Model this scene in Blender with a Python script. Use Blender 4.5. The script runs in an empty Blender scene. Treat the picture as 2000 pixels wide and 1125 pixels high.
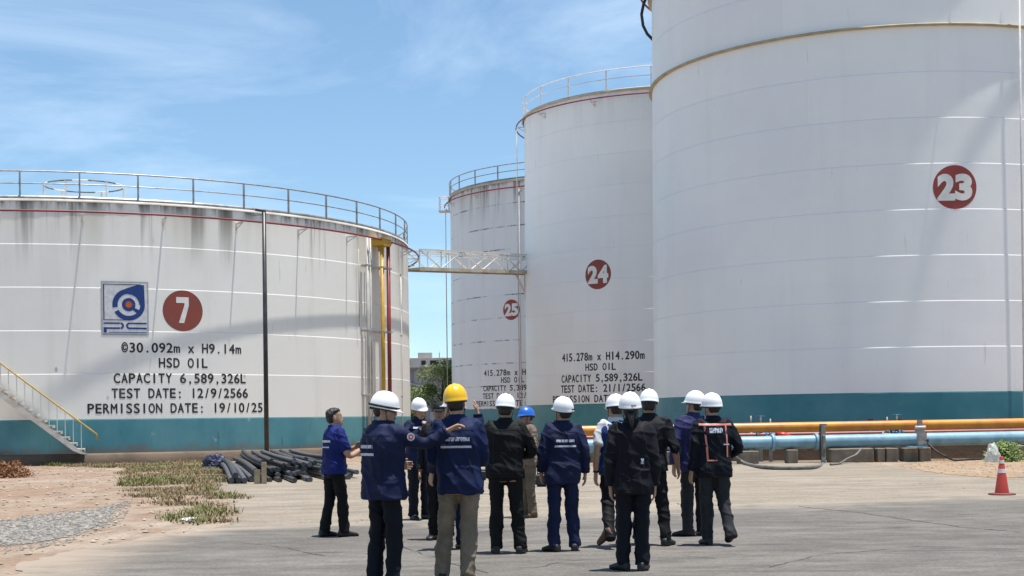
import bpy, bmesh, math, random
import numpy as np
from mathutils import Vector, Matrix, noise
from mathutils.bvhtree import BVHTree
R_ = math.radians
random.seed(7)
S = bpy.context.scene
COL = S.collection

# ------------------------------------------------------------------ camera
F, PX, PY, CAMZ, ROLL = 2800.0, 1000.0, 816.0, 1.5, 0.012
cam_d = bpy.data.cameras.new('camera')
cam = bpy.data.objects.new('camera', cam_d)
COL.objects.link(cam)
cam_d.sensor_width = 36.0
cam_d.lens = F / 2000 * 36
cam_d.shift_y = (PY - 562.5) / 2000
cam_d.clip_start = 0.1
cam_d.clip_end = 6000
cam.matrix_world = (Matrix.Translation((0, 0, CAMZ)) @ Matrix.Rotation(R_(90), 4, 'X')
                    @ Matrix.Rotation(-ROLL, 4, 'Z'))
S.camera = cam

# ------------------------------------------------------------------ sky, sun, exposure
SUN_EL, SUN_AZ = 82.0, 105.0          # azimuth clockwise from +Y (the view direction)
w = bpy.data.worlds.new('World'); S.world = w; w.use_nodes = True
nt = w.node_tree; nt.nodes.clear()
out = nt.nodes.new('ShaderNodeOutputWorld')
bg = nt.nodes.new('ShaderNodeBackground'); bg.inputs['Strength'].default_value = 0.105
sky = nt.nodes.new('ShaderNodeTexSky'); sky.sky_type = 'NISHITA'; sky.sun_disc = False
sky.sun_elevation = R_(SUN_EL); sky.sun_rotation = R_(SUN_AZ)
sky.air_density = 1.0; sky.dust_density = 0.0; sky.ozone_density = 2.0; sky.altitude = 1500
tc = nt.nodes.new('ShaderNodeTexCoord')
mp = nt.nodes.new('ShaderNodeMapping'); mp.inputs['Rotation'].default_value = (0.0, R_(32), R_(20))
mp.inputs['Scale'].default_value = (1.1, 1.6, 4.2)
nz = nt.nodes.new('ShaderNodeTexNoise'); nz.inputs['Scale'].default_value = 2.4
nz.inputs['Detail'].default_value = 9; nz.inputs['Roughness'].default_value = 0.6
nz.inputs['Distortion'].default_value = 0.9
rp = nt.nodes.new('ShaderNodeValToRGB')
rp.color_ramp.elements[0].position = 0.48; rp.color_ramp.elements[0].color = (0, 0, 0, 1)
rp.color_ramp.elements[1].position = 0.78; rp.color_ramp.elements[1].color = (0.22, 0.22, 0.22, 1)
mx = nt.nodes.new('ShaderNodeMix'); mx.data_type = 'RGBA'
mx.inputs['B'].default_value = (7.0, 7.6, 8.2, 1)
nt.links.new(tc.outputs['Generated'], mp.inputs['Vector'])
nt.links.new(mp.outputs['Vector'], nz.inputs['Vector'])
nt.links.new(nz.outputs['Fac'], rp.inputs['Fac'])
nt.links.new(rp.outputs['Color'], mx.inputs['Factor'])
d5 = nt.nodes.new('ShaderNodeVectorMath'); d5.operation = 'MULTIPLY'; d5.inputs[1].default_value = (0.2, 0.2, 0.2)
gmm = nt.nodes.new('ShaderNodeGamma'); gmm.inputs['Gamma'].default_value = 0.75
m5 = nt.nodes.new('ShaderNodeVectorMath'); m5.operation = 'MULTIPLY'; m5.inputs[1].default_value = (2.65, 3.22, 3.48)
nt.links.new(sky.outputs['Color'], d5.inputs[0]); nt.links.new(d5.outputs[0], gmm.inputs['Color']); nt.links.new(gmm.outputs[0], m5.inputs[0])
nt.links.new(m5.outputs[0], mx.inputs['A'])
nt.links.new(mx.outputs['Result'], bg.inputs['Color'])
nt.links.new(bg.outputs['Background'], out.inputs['Surface'])
sun_d = bpy.data.lights.new('sun', 'SUN'); sun_d.energy = 3.4; sun_d.angle = R_(0.53)
sun_d.color = (1.0, 0.955, 0.89)
sun = bpy.data.objects.new('sun', sun_d); COL.objects.link(sun)
sdir = Vector((math.sin(R_(SUN_AZ)) * math.cos(R_(SUN_EL)), math.cos(R_(SUN_AZ)) * math.cos(R_(SUN_EL)), math.sin(R_(SUN_EL))))
sun.rotation_euler = sdir.to_track_quat('Z', 'Y').to_euler()
S.view_settings.view_transform = 'Standard'
S.view_settings.look = 'None'
S.view_settings.exposure = 1.18
S.view_settings.gamma = 1.0
S.view_settings.use_curve_mapping = False

# ------------------------------------------------------------------ layout helpers
def ray(x, y):
    dx, dy = x - PX, PY - y
    c, s = math.cos(ROLL), math.sin(ROLL)
    return (dx * c + dy * s) / F, (-dx * s + dy * c) / F
def P(x, y, Y):                       # a point at depth Y
    a, b = ray(x, y); return Vector((a * Y, Y, CAMZ + b * Y))
def G(x, y, z=0.0):                   # a point on the ground
    a, b = ray(x, y); Y = (z - CAMZ) / b; return Vector((a * Y, Y, z))

# ------------------------------------------------------------------ materials
class NT:
    def __init__(s, name):
        s.m = bpy.data.materials.new(name); s.m.use_nodes = True
        s.t = s.m.node_tree; s.t.nodes.clear()
        s.o = s.t.nodes.new('ShaderNodeOutputMaterial')
        s.b = s.t.nodes.new('ShaderNodeBsdfPrincipled')
        s.t.links.new(s.b.outputs[0], s.o.inputs[0])
    def add(s, ty, ins=None, **props):
        n = s.t.nodes.new(ty)
        for k, v in props.items(): setattr(n, k, v)
        for k, v in (ins or {}).items(): s.set(n.inputs[k], v)
        return n
    def set(s, sock, v):
        if isinstance(v, bpy.types.NodeSocket): s.t.links.new(v, sock)
        else: sock.default_value = v
    def math(s, op, a, b=0.0, clamp=False):
        n = s.add('ShaderNodeMath', operation=op, use_clamp=clamp); s.set(n.inputs[0], a); s.set(n.inputs[1], b)
        return n.outputs[0]
    def comb(s, x, y, z=0.0):
        n = s.add('ShaderNodeCombineXYZ'); s.set(n.inputs[0], x); s.set(n.inputs[1], y); s.set(n.inputs[2], z)
        return n.outputs[0]
    def noise(s, vec, scale, detail=4, rough=0.55, dist=0.0):
        n = s.add('ShaderNodeTexNoise', {'Scale': scale, 'Detail': detail, 'Roughness': rough, 'Distortion': dist})
        if vec is not None: s.set(n.inputs['Vector'], vec)
        return n.outputs['Fac']
    def ramp(s, v, a, b, lo=0.0, hi=1.0):
        n = s.add('ShaderNodeMapRange', {'From Min': a, 'From Max': b, 'To Min': lo, 'To Max': hi}, clamp=True)
        n.interpolation_type = 'SMOOTHSTEP'; s.set(n.inputs['Value'], v); return n.outputs[0]
    def mix(s, f, a, b, mode='MIX'):
        n = s.add('ShaderNodeMix', data_type='RGBA', blend_type=mode); s.set(n.inputs['Factor'], f)
        s.set(n.inputs['A'], c4(a)); s.set(n.inputs['B'], c4(b)); return n.outputs['Result']
    def bump(s, h, strength=0.3, dist=0.02):
        n = s.add('ShaderNodeBump', {'Strength': strength, 'Distance': dist}); s.set(n.inputs['Height'], h)
        s.t.links.new(n.outputs[0], s.b.inputs['Normal'])
    def fin(s, col, rough=0.6, metal=0.0, spec=0.4):
        s.set(s.b.inputs['Base Color'], c4(col)); s.set(s.b.inputs['Roughness'], rough)
        s.set(s.b.inputs['Metallic'], metal); s.set(s.b.inputs['Specular IOR Level'], spec); return s.m
def c4(c):
    return c if isinstance(c, bpy.types.NodeSocket) else ((*c, 1.0) if len(c) == 3 else c)
MATS = {}
def M(name, col=None, rough=0.6, col2=None, scale=6.0, bump=0.0, metal=0.0, spec=0.4, lo=0.35, hi=0.7, bscale=None, bdist=0.01):
    if name in MATS: return MATS[name]
    n = NT(name)
    vec = n.add('ShaderNodeTexCoord').outputs['Object']
    c = col
    if col2 is None: col2 = tuple(v * 0.78 for v in col)
    f = n.ramp(n.noise(vec, scale, 6, 0.6), lo, hi)
    c = n.mix(f, col, col2)
    if bump: n.bump(n.noise(vec, bscale or scale * 6, 5, 0.6), bump, bdist)
    MATS[name] = n.fin(c, rough, metal, spec)
    return MATS[name]

# ------------------------------------------------------------------ mesh helpers
def tag(o, label=None, cat=None, group=None, kind=None):
    if label: o['label'] = label
    if cat: o['category'] = cat
    if group: o['group'] = group
    if kind: o['kind'] = kind
    return o
def empty(name, loc=(0, 0, 0), rz=0.0, parent=None):
    o = bpy.data.objects.new(name, None); COL.objects.link(o)
    o.location = loc; o.rotation_euler = (0, 0, rz); o.empty_display_size = 0.2
    if parent: o.parent = parent
    return o
def link(name, me, mat=None, parent=None, loc=None, rz=None):
    o = bpy.data.objects.new(name, me); COL.objects.link(o)
    if mat is not None and len(me.materials) == 0: me.materials.append(mat)
    if parent is not None: o.parent = parent
    if loc is not None: o.location = loc
    if rz is not None: o.rotation_euler = (0, 0, rz)
    return o
class MB:
    """collects shapes for one mesh"""
    def __init__(s): s.v = []; s.f = []; s.sm = []
    def add(s, vs, fs, smooth=False):
        b = len(s.v); s.v += [tuple(v) for v in vs]
        for f in fs: s.f.append(tuple(i + b for i in f)); s.sm.append(smooth)
    def box(s, c, d, rz=0.0, mtx=None):
        x, y, z = d[0] / 2, d[1] / 2, d[2] / 2
        m = mtx if mtx is not None else Matrix.Translation(c) @ Matrix.Rotation(rz, 4, 'Z')
        vs = [m @ Vector((sx * x, sy * y, sz * z)) for sz in (-1, 1) for sy in (-1, 1) for sx in (-1, 1)]
        s.add(vs, [(0, 2, 3, 1), (4, 5, 7, 6), (0, 1, 5, 4), (2, 6, 7, 3), (0, 4, 6, 2), (1, 3, 7, 5)])
    def bar(s, a, b, w, h=None):
        a, b = Vector(a), Vector(b); d = b - a; h = h or w
        q = d.to_track_quat('X', 'Z').to_matrix().to_4x4()
        s.box(None, (d.length, w, h), mtx=Matrix.Translation((a + b) / 2) @ q)
    def tube(s, pts, r, n=8, caps=True, closed=False):
        pts = [Vector(p) for p in pts]; k = len(pts)
        rs = r if isinstance(r, (list, tuple)) else [r] * k
        rings = []; prev = None
        for i, p in enumerate(pts):
            if closed: t = pts[(i + 1) % k] - pts[i - 1]
            else: t = pts[min(i + 1, k - 1)] - pts[max(i - 1, 0)]
            t.normalize()
            if prev is None:
                u = t.cross(Vector((0, 0, 1)))
                if u.length < 0.05: u = t.cross(Vector((0, 1, 0)))
            else: u = prev - t * prev.dot(t)
            u.normalize(); prev = u; v2 = t.cross(u)
            rings.append([p + (u * math.cos(2 * math.pi * j / n) + v2 * math.sin(2 * math.pi * j / n)) * rs[i] for j in range(n)])
        s.loft(rings, caps and not closed, closed)
    def loft(s, rings, caps=True, closed=False, smooth=True):
        n = len(rings[0]); k = len(rings); b = len(s.v)
        for r in rings: s.v += [tuple(p) for p in r]
        for i in range(k if closed else k - 1):
            i2 = (i + 1) % k
            for j in range(n):
                j2 = (j + 1) % n
                s.f.append((b + i * n + j, b + i * n + j2, b + i2 * n + j2, b + i2 * n + j)); s.sm.append(smooth)
        if caps:
            s.f.append(tuple(b + j for j in reversed(range(n)))); s.sm.append(False)
            s.f.append(tuple(b + (k - 1) * n + j for j in range(n))); s.sm.append(False)
    def lathe(s, prof, c=(0, 0, 0), n=24, caps=True):
        c = Vector(c)
        s.loft([[c + Vector((r * math.cos(2 * math.pi * j / n), r * math.sin(2 * math.pi * j / n), z)) for j in range(n)] for r, z in prof], caps)
    def mesh(s, name='mesh'):
        me = bpy.data.meshes.new(name); me.from_pydata(s.v, [], s.f)
        me.polygons.foreach_set('use_smooth', s.sm); me.update(); return me
    def build(s, name, mat, parent=None, loc=None, rz=None):
        return link(name, s.mesh(name), mat, parent, loc, rz)
def local(parent_loc, p):
    return Vector(p) - Vector(parent_loc)

# ------------------------------------------------------------------ ground, yard and road
def outline(pts, seed, amp=0.12, step=0.5, wob=0.7):
    """closed outline resampled with a ragged edge"""
    o = []
    for i, a in enumerate(pts):
        b = pts[(i + 1) % len(pts)]; d = (b - a).length; n = max(1, int(min(d, 80) / step))
        for k in range(n):
            p = a.lerp(b, k / n)
            q = noise.noise_vector(Vector((p.x * wob, p.y * wob, seed))) + 0.5 * noise.noise_vector(Vector((p.x * wob * 4, p.y * wob * 4, seed + 5)))
            o.append(Vector((p.x + q.x * amp, p.y + q.y * amp, 0)))
    return o
def sheet(name, pts, z, mat, kind='structure', label=None):
    bm = bmesh.new()
    f = bm.faces.new([bm.verts.new((p.x, p.y, z)) for p in pts])
    if f.normal.z < 0 or f.calc_area() == 0: pass
    bmesh.ops.triangulate(bm, faces=bm.faces[:])
    bmesh.ops.recalc_face_normals(bm, faces=bm.faces[:])
    me = bpy.data.meshes.new(name); bm.to_mesh(me); bm.free()
    if me.polygons and me.polygons[0].normal.z < 0: me.flip_normals()
    o = link(name, me, mat); o['kind'] = kind
    if label: o['label'] = label
    return o
def ground_mat(name, c1, c2, c3, big=0.25, fine=18.0, bump=0.35, stretch=(1, 1), dark=None, grit=None, dust=None):
    n = NT(name)
    pos = n.add('ShaderNodeNewGeometry').outputs['Position']
    mpn = n.add('ShaderNodeMapping', {'Scale': (stretch[0], stretch[1], 1.0)}); n.set(mpn.inputs['Vector'], pos)
    v = mpn.outputs[0]
    a = n.ramp(n.noise(v, big, 6, 0.62, 0.4), 0.36, 0.66)
    b = n.ramp(n.noise(v, big * 5, 6, 0.65, 0.2), 0.38, 0.68)
    col = n.mix(a, c1, c2)
    col = n.mix(n.math('MULTIPLY', b, 0.65), col, c3)
    g = n.noise(pos, fine, 5, 0.7)
    col = n.mix(n.ramp(g, 0.3, 0.7, 0.0, 0.75), col, n.mix(1.0, col, (0.52, 0.52, 0.52), 'MULTIPLY'))
    md = n.noise(v, 3.2, 5, 0.65, 0.3)
    col = n.mix(n.ramp(md, 0.34, 0.66, 0.0, 0.6), col, n.mix(1.0, col, (0.70, 0.70, 0.70), 'MULTIPLY'))
    if dark:                                   # stains and tyre scuffs along the yard
        mp2 = n.add('ShaderNodeMapping', {'Scale': dark[1]}); n.set(mp2.inputs['Vector'], pos)
        d = n.ramp(n.noise(mp2.outputs[0], 1.0, 7, 0.68, 0.5), dark[2], dark[2] + 0.16)
        col = n.mix(n.math('MULTIPLY', d, dark[3]), col, dark[0])
    if grit:                                   # scattered specks
        vo = n.add('ShaderNodeTexVoronoi', {'Scale': grit[1]}); n.set(vo.inputs['Vector'], pos)
        sp = n.ramp(vo.outputs['Distance'], 0.10, 0.22, 1.0, 0.0)
        rnd = n.add('ShaderNodeSeparateColor'); n.set(rnd.inputs[0], vo.outputs['Color'])
        sp = n.math('MULTIPLY', sp, n.ramp(rnd.outputs[0], 0.55, 0.7))
        col = n.mix(n.math('MULTIPLY', sp, grit[2]), col, grit[0])
    if dust:                                   # pale dust lying along the road's far and left edges
        s3 = n.add('ShaderNodeSeparateXYZ'); n.set(s3.inputs[0], pos)
        dn = n.math('MULTIPLY', n.math('SUBTRACT', n.noise(v, 0.9, 8, 0.72, 0.8), 0.5), 6.0)
        d1 = n.math('ADD', n.math('SUBTRACT', n.math('ADD', 21.4, n.math('MULTIPLY', s3.outputs[0], 0.42)), s3.outputs[1]), dn)
        d2 = n.math('ADD', n.math('ADD', s3.outputs[0], 4.9), n.math('MULTIPLY', dn, 0.5))
        col = n.mix(n.ramp(d1, -0.9, 1.5, 0.70, 0.0), col, dust[0])
        col = n.mix(n.ramp(d2, -0.3, 1.3, 0.85, 0.0), col, dust[1])
    n.bump(n.math('ADD', n.math('MULTIPLY', g, 0.6), n.noise(pos, fine * 5, 3, 0.7)), bump, 0.012)
    return n.fin(col, 0.9, 0, 0.25)

m_dirt = ground_mat('dirt', (0.33, 0.235, 0.165), (0.40, 0.33, 0.26), (0.235, 0.145, 0.092), 0.35, 14, 0.6, (1, 0.5), grit=((0.16, 0.14, 0.12), 6.0, 0.7))
m_conc = ground_mat('pale_concrete', (0.315, 0.268, 0.208), (0.37, 0.32, 0.254), (0.215, 0.182, 0.142), 0.22, 16, 0.25, (0.6, 1.6),
                    dark=((0.15, 0.13, 0.11), (0.32, 1.5, 1), 0.50, 0.75))
m_asph = ground_mat('worn_asphalt', (0.165, 0.151, 0.135), (0.225, 0.207, 0.186), (0.110, 0.101, 0.091), 0.30, 26, 0.5, (0.7, 1.5),
                    dark=((0.055, 0.052, 0.05), (0.5, 1.7, 1), 0.56, 0.7), grit=((0.42, 0.39, 0.35), 30.0, 0.35), dust=((0.30, 0.26, 0.205), (0.32, 0.26, 0.20)))
m_grav = ground_mat('grey_gravel', (0.26, 0.232, 0.197), (0.33, 0.285, 0.235), (0.20, 0.172, 0.145), 0.6, 10, 0.9, (1, 0.7), grit=((0.14, 0.14, 0.14), 9.0, 0.8))
m_sand = ground_mat('sandy_soil', (0.38, 0.26, 0.16), (0.42, 0.32, 0.22), (0.30, 0.20, 0.12), 0.4, 14, 0.6, grit=((0.2, 0.17, 0.14), 8.0, 0.6))
m_crack = M('crack_filler', (0.06, 0.055, 0.05), 0.95)

gm = MB(); L = 3000
gm.add([(-L, -200, 0), (L, -200, 0), (L, 2 * L, 0), (-L, 2 * L, 0)], [(0, 1, 2, 3)])
o = gm.build('ground', m_dirt); o['kind'] = 'structure'
# pale concrete apron reaching the pipe rack and the tanks
yard = [G(452, 1032), G(446, 1005), G(444, 975), G(425, 945), G(392, 930), Vector((-9.9, 46.5, 0)), Vector((-5.0, 47.5, 0)), Vector((-2.0, 62, 0)),
        Vector((3.0, 62, 0)), Vector((3.5, 47.0, 0)), Vector((10.5, 45.8, 0)), G(1750, 912), G(1850, 928), G(1935, 934), G(2000, 934),
        Vector((20, 33.5, 0)), Vector((40, 33, 0)), Vector((40, 18, 0)), Vector((0, 18, 0))]
sheet('concrete_yard', outline(yard, 1.0, 0.30, 0.3, 1.1), 0.004, m_conc)
road = [G(20, 1126), G(60, 1098), G(110, 1082), G(200, 1064), G(300, 1051), G(445, 1034), G(620, 1024), G(900, 1008), G(1200, 994), G(1450, 986), G(1700, 979),
        G(1900, 972), G(2000, 969), Vector((22, 25.2, 0)), Vector((60, 24, 0)), Vector((60, -60, 0)), Vector((-30, -60, 0)), Vector((-9, 6, 0))]
sheet('asphalt_road', outline(road, 2.0, 0.30, 0.2, 1.3), 0.009, m_asph)
gravel = [G(-60, 1035), G(60, 1012), G(190, 996), G(230, 985), G(222, 1000), G(205, 1022), G(130, 1050), G(60, 1062), G(-80, 1075)]
sheet('gravel_patch', outline(gravel, 3.0, 0.28, 0.12, 1.9), 0.004, m_grav)
sandp = [G(1755, 911), G(1850, 927), G(1935, 933), G(2000, 933), Vector((24, 33.6, 0)), Vector((28, 46, 0)), Vector((14, 46.4, 0))]
sheet('sand_patch', outline(sandp, 4.0, 0.12, 0.3), 0.006, m_sand)
# cracks in the road
def crack(pts, wd, seed):
    rnd = random.Random(seed); mb = MB(); L2, R2 = [], []
    for i in range(len(pts) - 1):
        a, b = pts[i], pts[i + 1]; n = max(2, int((b - a).length / 0.12))
        d = (b - a).normalized(); s = Vector((-d.y, d.x, 0))
        for k in range(n):
            p = a.lerp(b, k / n) + s * (noise.noise(Vector((a.x + k * 0.23, a.y, seed))) * 0.10 + rnd.uniform(-.012, .012))
            w2 = wd * rnd.uniform(0.25, 1.0)
            L2.append(p + s * w2); R2.append(p - s * w2)
    vs = [(p.x, p.y, 0.0125) for p in L2 + R2]; n = len(L2)
    mb.add(vs, [(i, i + 1, n + i + 1, n + i) for i in range(n - 1)])
    me = mb.mesh('crack')
    if me.polygons[0].normal.z < 0: me.flip_normals()
    o = link('crack', me, m_crack, bpy.data.objects['asphalt_road']); return o
crack([G(1560, 990), G(1680, 1003), G(1790, 1019), G(1880, 1031), G(2010, 1042)], 0.020, 1)
crack([G(760, 1060), G(830, 1085), G(900, 1108), G(960, 1124)], 0.012, 2)
crack([G(1040, 1112), G(1120, 1096), G(1330, 1088), G(1420, 1094)], 0.010, 4)
crack([G(1500, 1110), G(1610, 1085), G(1800, 1068), G(2010, 1075)], 0.009, 5)
crack([G(470, 1062), G(560, 1072), G(640, 1090)], 0.010, 3)

# ------------------------------------------------------------------ storage tanks
class Tank:
    def __init__(s, cx, cy, R): s.cx, s.cy, s.R = cx, cy, R
    def lp(s, phi, r, z): return Vector((r * math.sin(phi), -r * math.cos(phi), z))
    def wp(s, phi, r, z): return Vector((s.cx, s.cy, 0)) + s.lp(phi, r, z)
    def phi_x(s, x, y, r=None):           # angle round the shell seen in the photo at pixel x, y
        a, b = ray(x, y); r = r or s.R; best = None
        A = a * a + 1; B = -2 * (a * s.cx + s.cy); C = s.cx ** 2 + s.cy ** 2 - r * r
        D = max(0.0, B * B - 4 * A * C); Y = (-B - math.sqrt(D)) / (2 * A)
        return math.atan2(a * Y - s.cx, s.cy - Y), CAMZ + b * Y
def tank_mat(name, t, base, cool, ztop, streak, rimdirt, seam=0.0, z1=0.0, dz=1.5, soft=0.22, patch=0.5):
    n = NT(name)
    pos = n.add('ShaderNodeNewGeometry').outputs['Position']
    sp = n.add('ShaderNodeSeparateXYZ'); n.set(sp.inputs[0], pos)
    dx = n.math('SUBTRACT', sp.outputs[0], t.cx); dy = n.math('SUBTRACT', t.cy, sp.outputs[1])
    u = n.math('MULTIPLY', n.math('ARCTAN2', dx, dy), t.R); v = sp.outputs[2]
    rnd = n.add('ShaderNodeObjectInfo').outputs['Random']
    col = n.mix(n.ramp(n.noise(n.comb(u, v), 0.22, 5, 0.6), 0.35, 0.7, 0, patch), base, cool)
    tint = n.ramp(rnd, 0.0, 1.0, 0.965, 1.0)
    col = n.mix(1.0, col, n.comb(tint, tint, tint), 'MULTIPLY')
    for bw, rh, sd, am in ((3.1, 1.5, 0.0, 0.5), (1.3, 2.3, 7.0, 0.35)):
        br = n.add('ShaderNodeTexBrick', {'Scale': 1.0, 'Mortar Size': 0.0, 'Brick Width': bw, 'Row Height': rh, 'Color1': (0.93, 0.935, 0.94, 1), 'Color2': (1, 1, 1, 1), 'Bias': 0.35})
        n.set(br.inputs['Vector'], n.comb(n.math('ADD', u, sd), v)); col = n.mix(am * patch, col, br.outputs['Color'], 'MULTIPLY')
    vo = n.add('ShaderNodeTexVoronoi', {'Scale': 0.55, 'Randomness': 1.0}); n.set(vo.inputs['Vector'], n.comb(u, n.math('MULTIPLY', v, 0.6)))
    col = n.mix(n.ramp(vo.outputs['Distance'], 0.018, 0.05, 0.55, 0.0), col, (0.12, 0.11, 0.10))
    grime = (0.30, 0.27, 0.22)
    f = n.ramp(n.noise(n.comb(n.math('MULTIPLY', u, 1.1), n.math('MULTIPLY', v, 0.07), 3.0), 1.0, 5, 0.6), 0.48, 0.78, 0, soft)
    col = n.mix(f, col, grime)
    # fine scratches and drips
    f = n.ramp(n.noise(n.comb(n.math('MULTIPLY', u, 5.0), n.math('MULTIPLY', v, 0.45), 9.0), 1.0, 4, 0.55), 0.66, 0.76, 0, 0.35)
    col = n.mix(f, col, grime)
    # long dark runs starting under the rim
    h = n.ramp(v, ztop - 3.2, ztop, 0, 1); h2 = n.math('POWER', h, 1.6)
    f = n.ramp(n.noise(n.comb(n.math('MULTIPLY', u, 1.5), n.math('MULTIPLY', v, 0.05), 17.0), 1.0, 4, 0.6), 0.53, 0.66)
    col = n.mix(n.math('MULTIPLY', n.math('MULTIPLY', f, h2), streak), col, (0.07, 0.06, 0.045))
    f = n.ramp(n.noise(n.comb(n.math('MULTIPLY', u, 0.45), n.math('MULTIPLY', v, 0.04), 29.0), 1.0, 4, 0.6), 0.45, 0.62)
    col = n.mix(n.math('MULTIPLY', n.math('MULTIPLY', f, h), streak * 0.5), col, (0.32, 0.28, 0.20))
    rim = n.ramp(v, ztop - 0.55, ztop - 0.02)
    f = n.ramp(n.noise(n.comb(n.math('MULTIPLY', u, 2.2), n.math('MULTIPLY', v, 0.3), 41.0), 1.0, 5, 0.65), 0.40, 0.62)
    col = n.mix(n.math('MULTIPLY', n.math('MULTIPLY', f, rim), rimdirt), col, (0.05, 0.045, 0.035))
    if seam > 0:                           # rusty weld lines between the courses, broken along their length
        fr = n.math('FRACT', n.math('DIVIDE', n.math('SUBTRACT', v, z1), dz))
        d = n.math('MINIMUM', fr, n.math('SUBTRACT', 1.0, fr))
        ln = n.ramp(d, 0.012, 0.035, 1, 0)
        bk = n.ramp(n.noise(n.comb(n.math('MULTIPLY', u, 0.7), n.math('MULTIPLY', v, 0.6), 5.0), 1.0, 4, 0.7), 0.45, 0.62)
        col = n.mix(n.math('MULTIPLY', n.math('MULTIPLY', ln, bk), seam), col, (0.06, 0.045, 0.035))
    n.bump(n.noise(n.comb(u, v), 1.1, 4, 0.5), 0.25, 0.02)
    return n.fin(col, n.ramp(rnd, 0, 1, 0.42, 0.55), 0, 0.35)
def teal_mat(name, t, a, b):
    n = NT(name)
    pos = n.add('ShaderNodeNewGeometry').outputs['Position']
    sp = n.add('ShaderNodeSeparateXYZ'); n.set(sp.inputs[0], pos)
    u = n.math('MULTIPLY', n.math('ARCTAN2', n.math('SUBTRACT', sp.outputs[0], t.cx), n.math('SUBTRACT', t.cy, sp.outputs[1])), t.R); v = sp.outputs[2]
    rnd = n.add('ShaderNodeObjectInfo').outputs['Random']
    col = n.mix(n.ramp(n.noise(n.comb(n.math('MULTIPLY', u, 0.5), n.math('MULTIPLY', v, 0.25)), 1.0, 5, 0.6), 0.3, 0.7), a, b)
    br = n.add('ShaderNodeTexBrick', {'Scale': 1.0, 'Mortar Size': 0.0, 'Brick Width': 2.1, 'Row Height': 4.0, 'Color1': (0.86, 0.86, 0.86, 1), 'Color2': (1, 1, 1, 1)})
    n.set(br.inputs['Vector'], n.comb(u, v))
    col = n.mix(0.7, col, br.outputs['Color'], 'MULTIPLY')
    f = n.ramp(n.noise(n.comb(n.math('MULTIPLY', u, 3.5), n.math('MULTIPLY', v, 0.5), 4.0), 1.0, 4, 0.6), 0.63, 0.74, 0, 0.5)
    col = n.mix(f, col, (0.02, 0.06, 0.07))
    f = n.ramp(n.noise(n.comb(n.math('MULTIPLY', u, 2.0), n.math('MULTIPLY', v, 1.5), 14.0), 1.0, 4, 0.6), 0.66, 0.73, 0, 0.5)
    col = n.mix(f, col, (0.40, 0.48, 0.47))
    mud = n.math('ADD', v, n.math('MULTIPLY', n.noise(n.comb(n.math('MULTIPLY', u, 1.5), v, 2.0), 1.0, 6, 0.7), 0.8))
    col = n.mix(n.ramp(mud, 0.80, 1.12, 0.75, 0.0), col, (0.16, 0.12, 0.085))
    chip = n.math('ADD', v, n.math('MULTIPLY', n.noise(n.comb(u, v, 8.0), 7.0, 5, 0.7), 0.12))
    col = n.mix(n.ramp(n.noise(n.comb(u, v, 21.0), 0.35, 5, 0.6), 0.35, 0.7, 0.0, 0.35), col, (0.17, 0.33, 0.35))
    n.bump(n.noise(n.comb(u, v), 1.1, 4, 0.5), 0.25, 0.02)
    return n.fin(col, 0.5, 0, 0.35)
m_rail = M('galvanised_rail', (0.36, 0.36, 0.36), 0.45, (0.22, 0.21, 0.20), 3.0, metal=0.6)
m_railw = M('white_rail', (0.72, 0.71, 0.68), 0.5, (0.55, 0.53, 0.48), 3.0)
m_redpipe = M('oxide_red_pipe', (0.24, 0.035, 0.03), 0.5, (0.16, 0.035, 0.03), 1.2)
m_redpaint = M('red_disc_paint', (0.30, 0.045, 0.035), 0.5, (0.25, 0.05, 0.04), 2.0)
m_redpaint2 = M('brick_red_disc_paint', (0.27, 0.055, 0.038), 0.55, (0.20, 0.06, 0.045), 1.5)
m_numw = M('white_numeral_paint', (0.78, 0.76, 0.72), 0.5, (0.68, 0.66, 0.62), 3.0)
m_black = M('black_letter_paint', (0.02, 0.019, 0.018), 0.6, (0.085, 0.08, 0.075), 1.6, lo=0.45, hi=0.8)
m_found = M('stained_concrete', (0.15, 0.11, 0.078), 0.9, (0.085, 0.06, 0.042), 0.7, bump=0.5, bscale=8, bdist=0.03)
m_roof = M('roof_plate', (0.62, 0.60, 0.55), 0.6, (0.40, 0.37, 0.32), 0.6)
m_cable = M('black_rubber', (0.02, 0.02, 0.02), 0.6)

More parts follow.
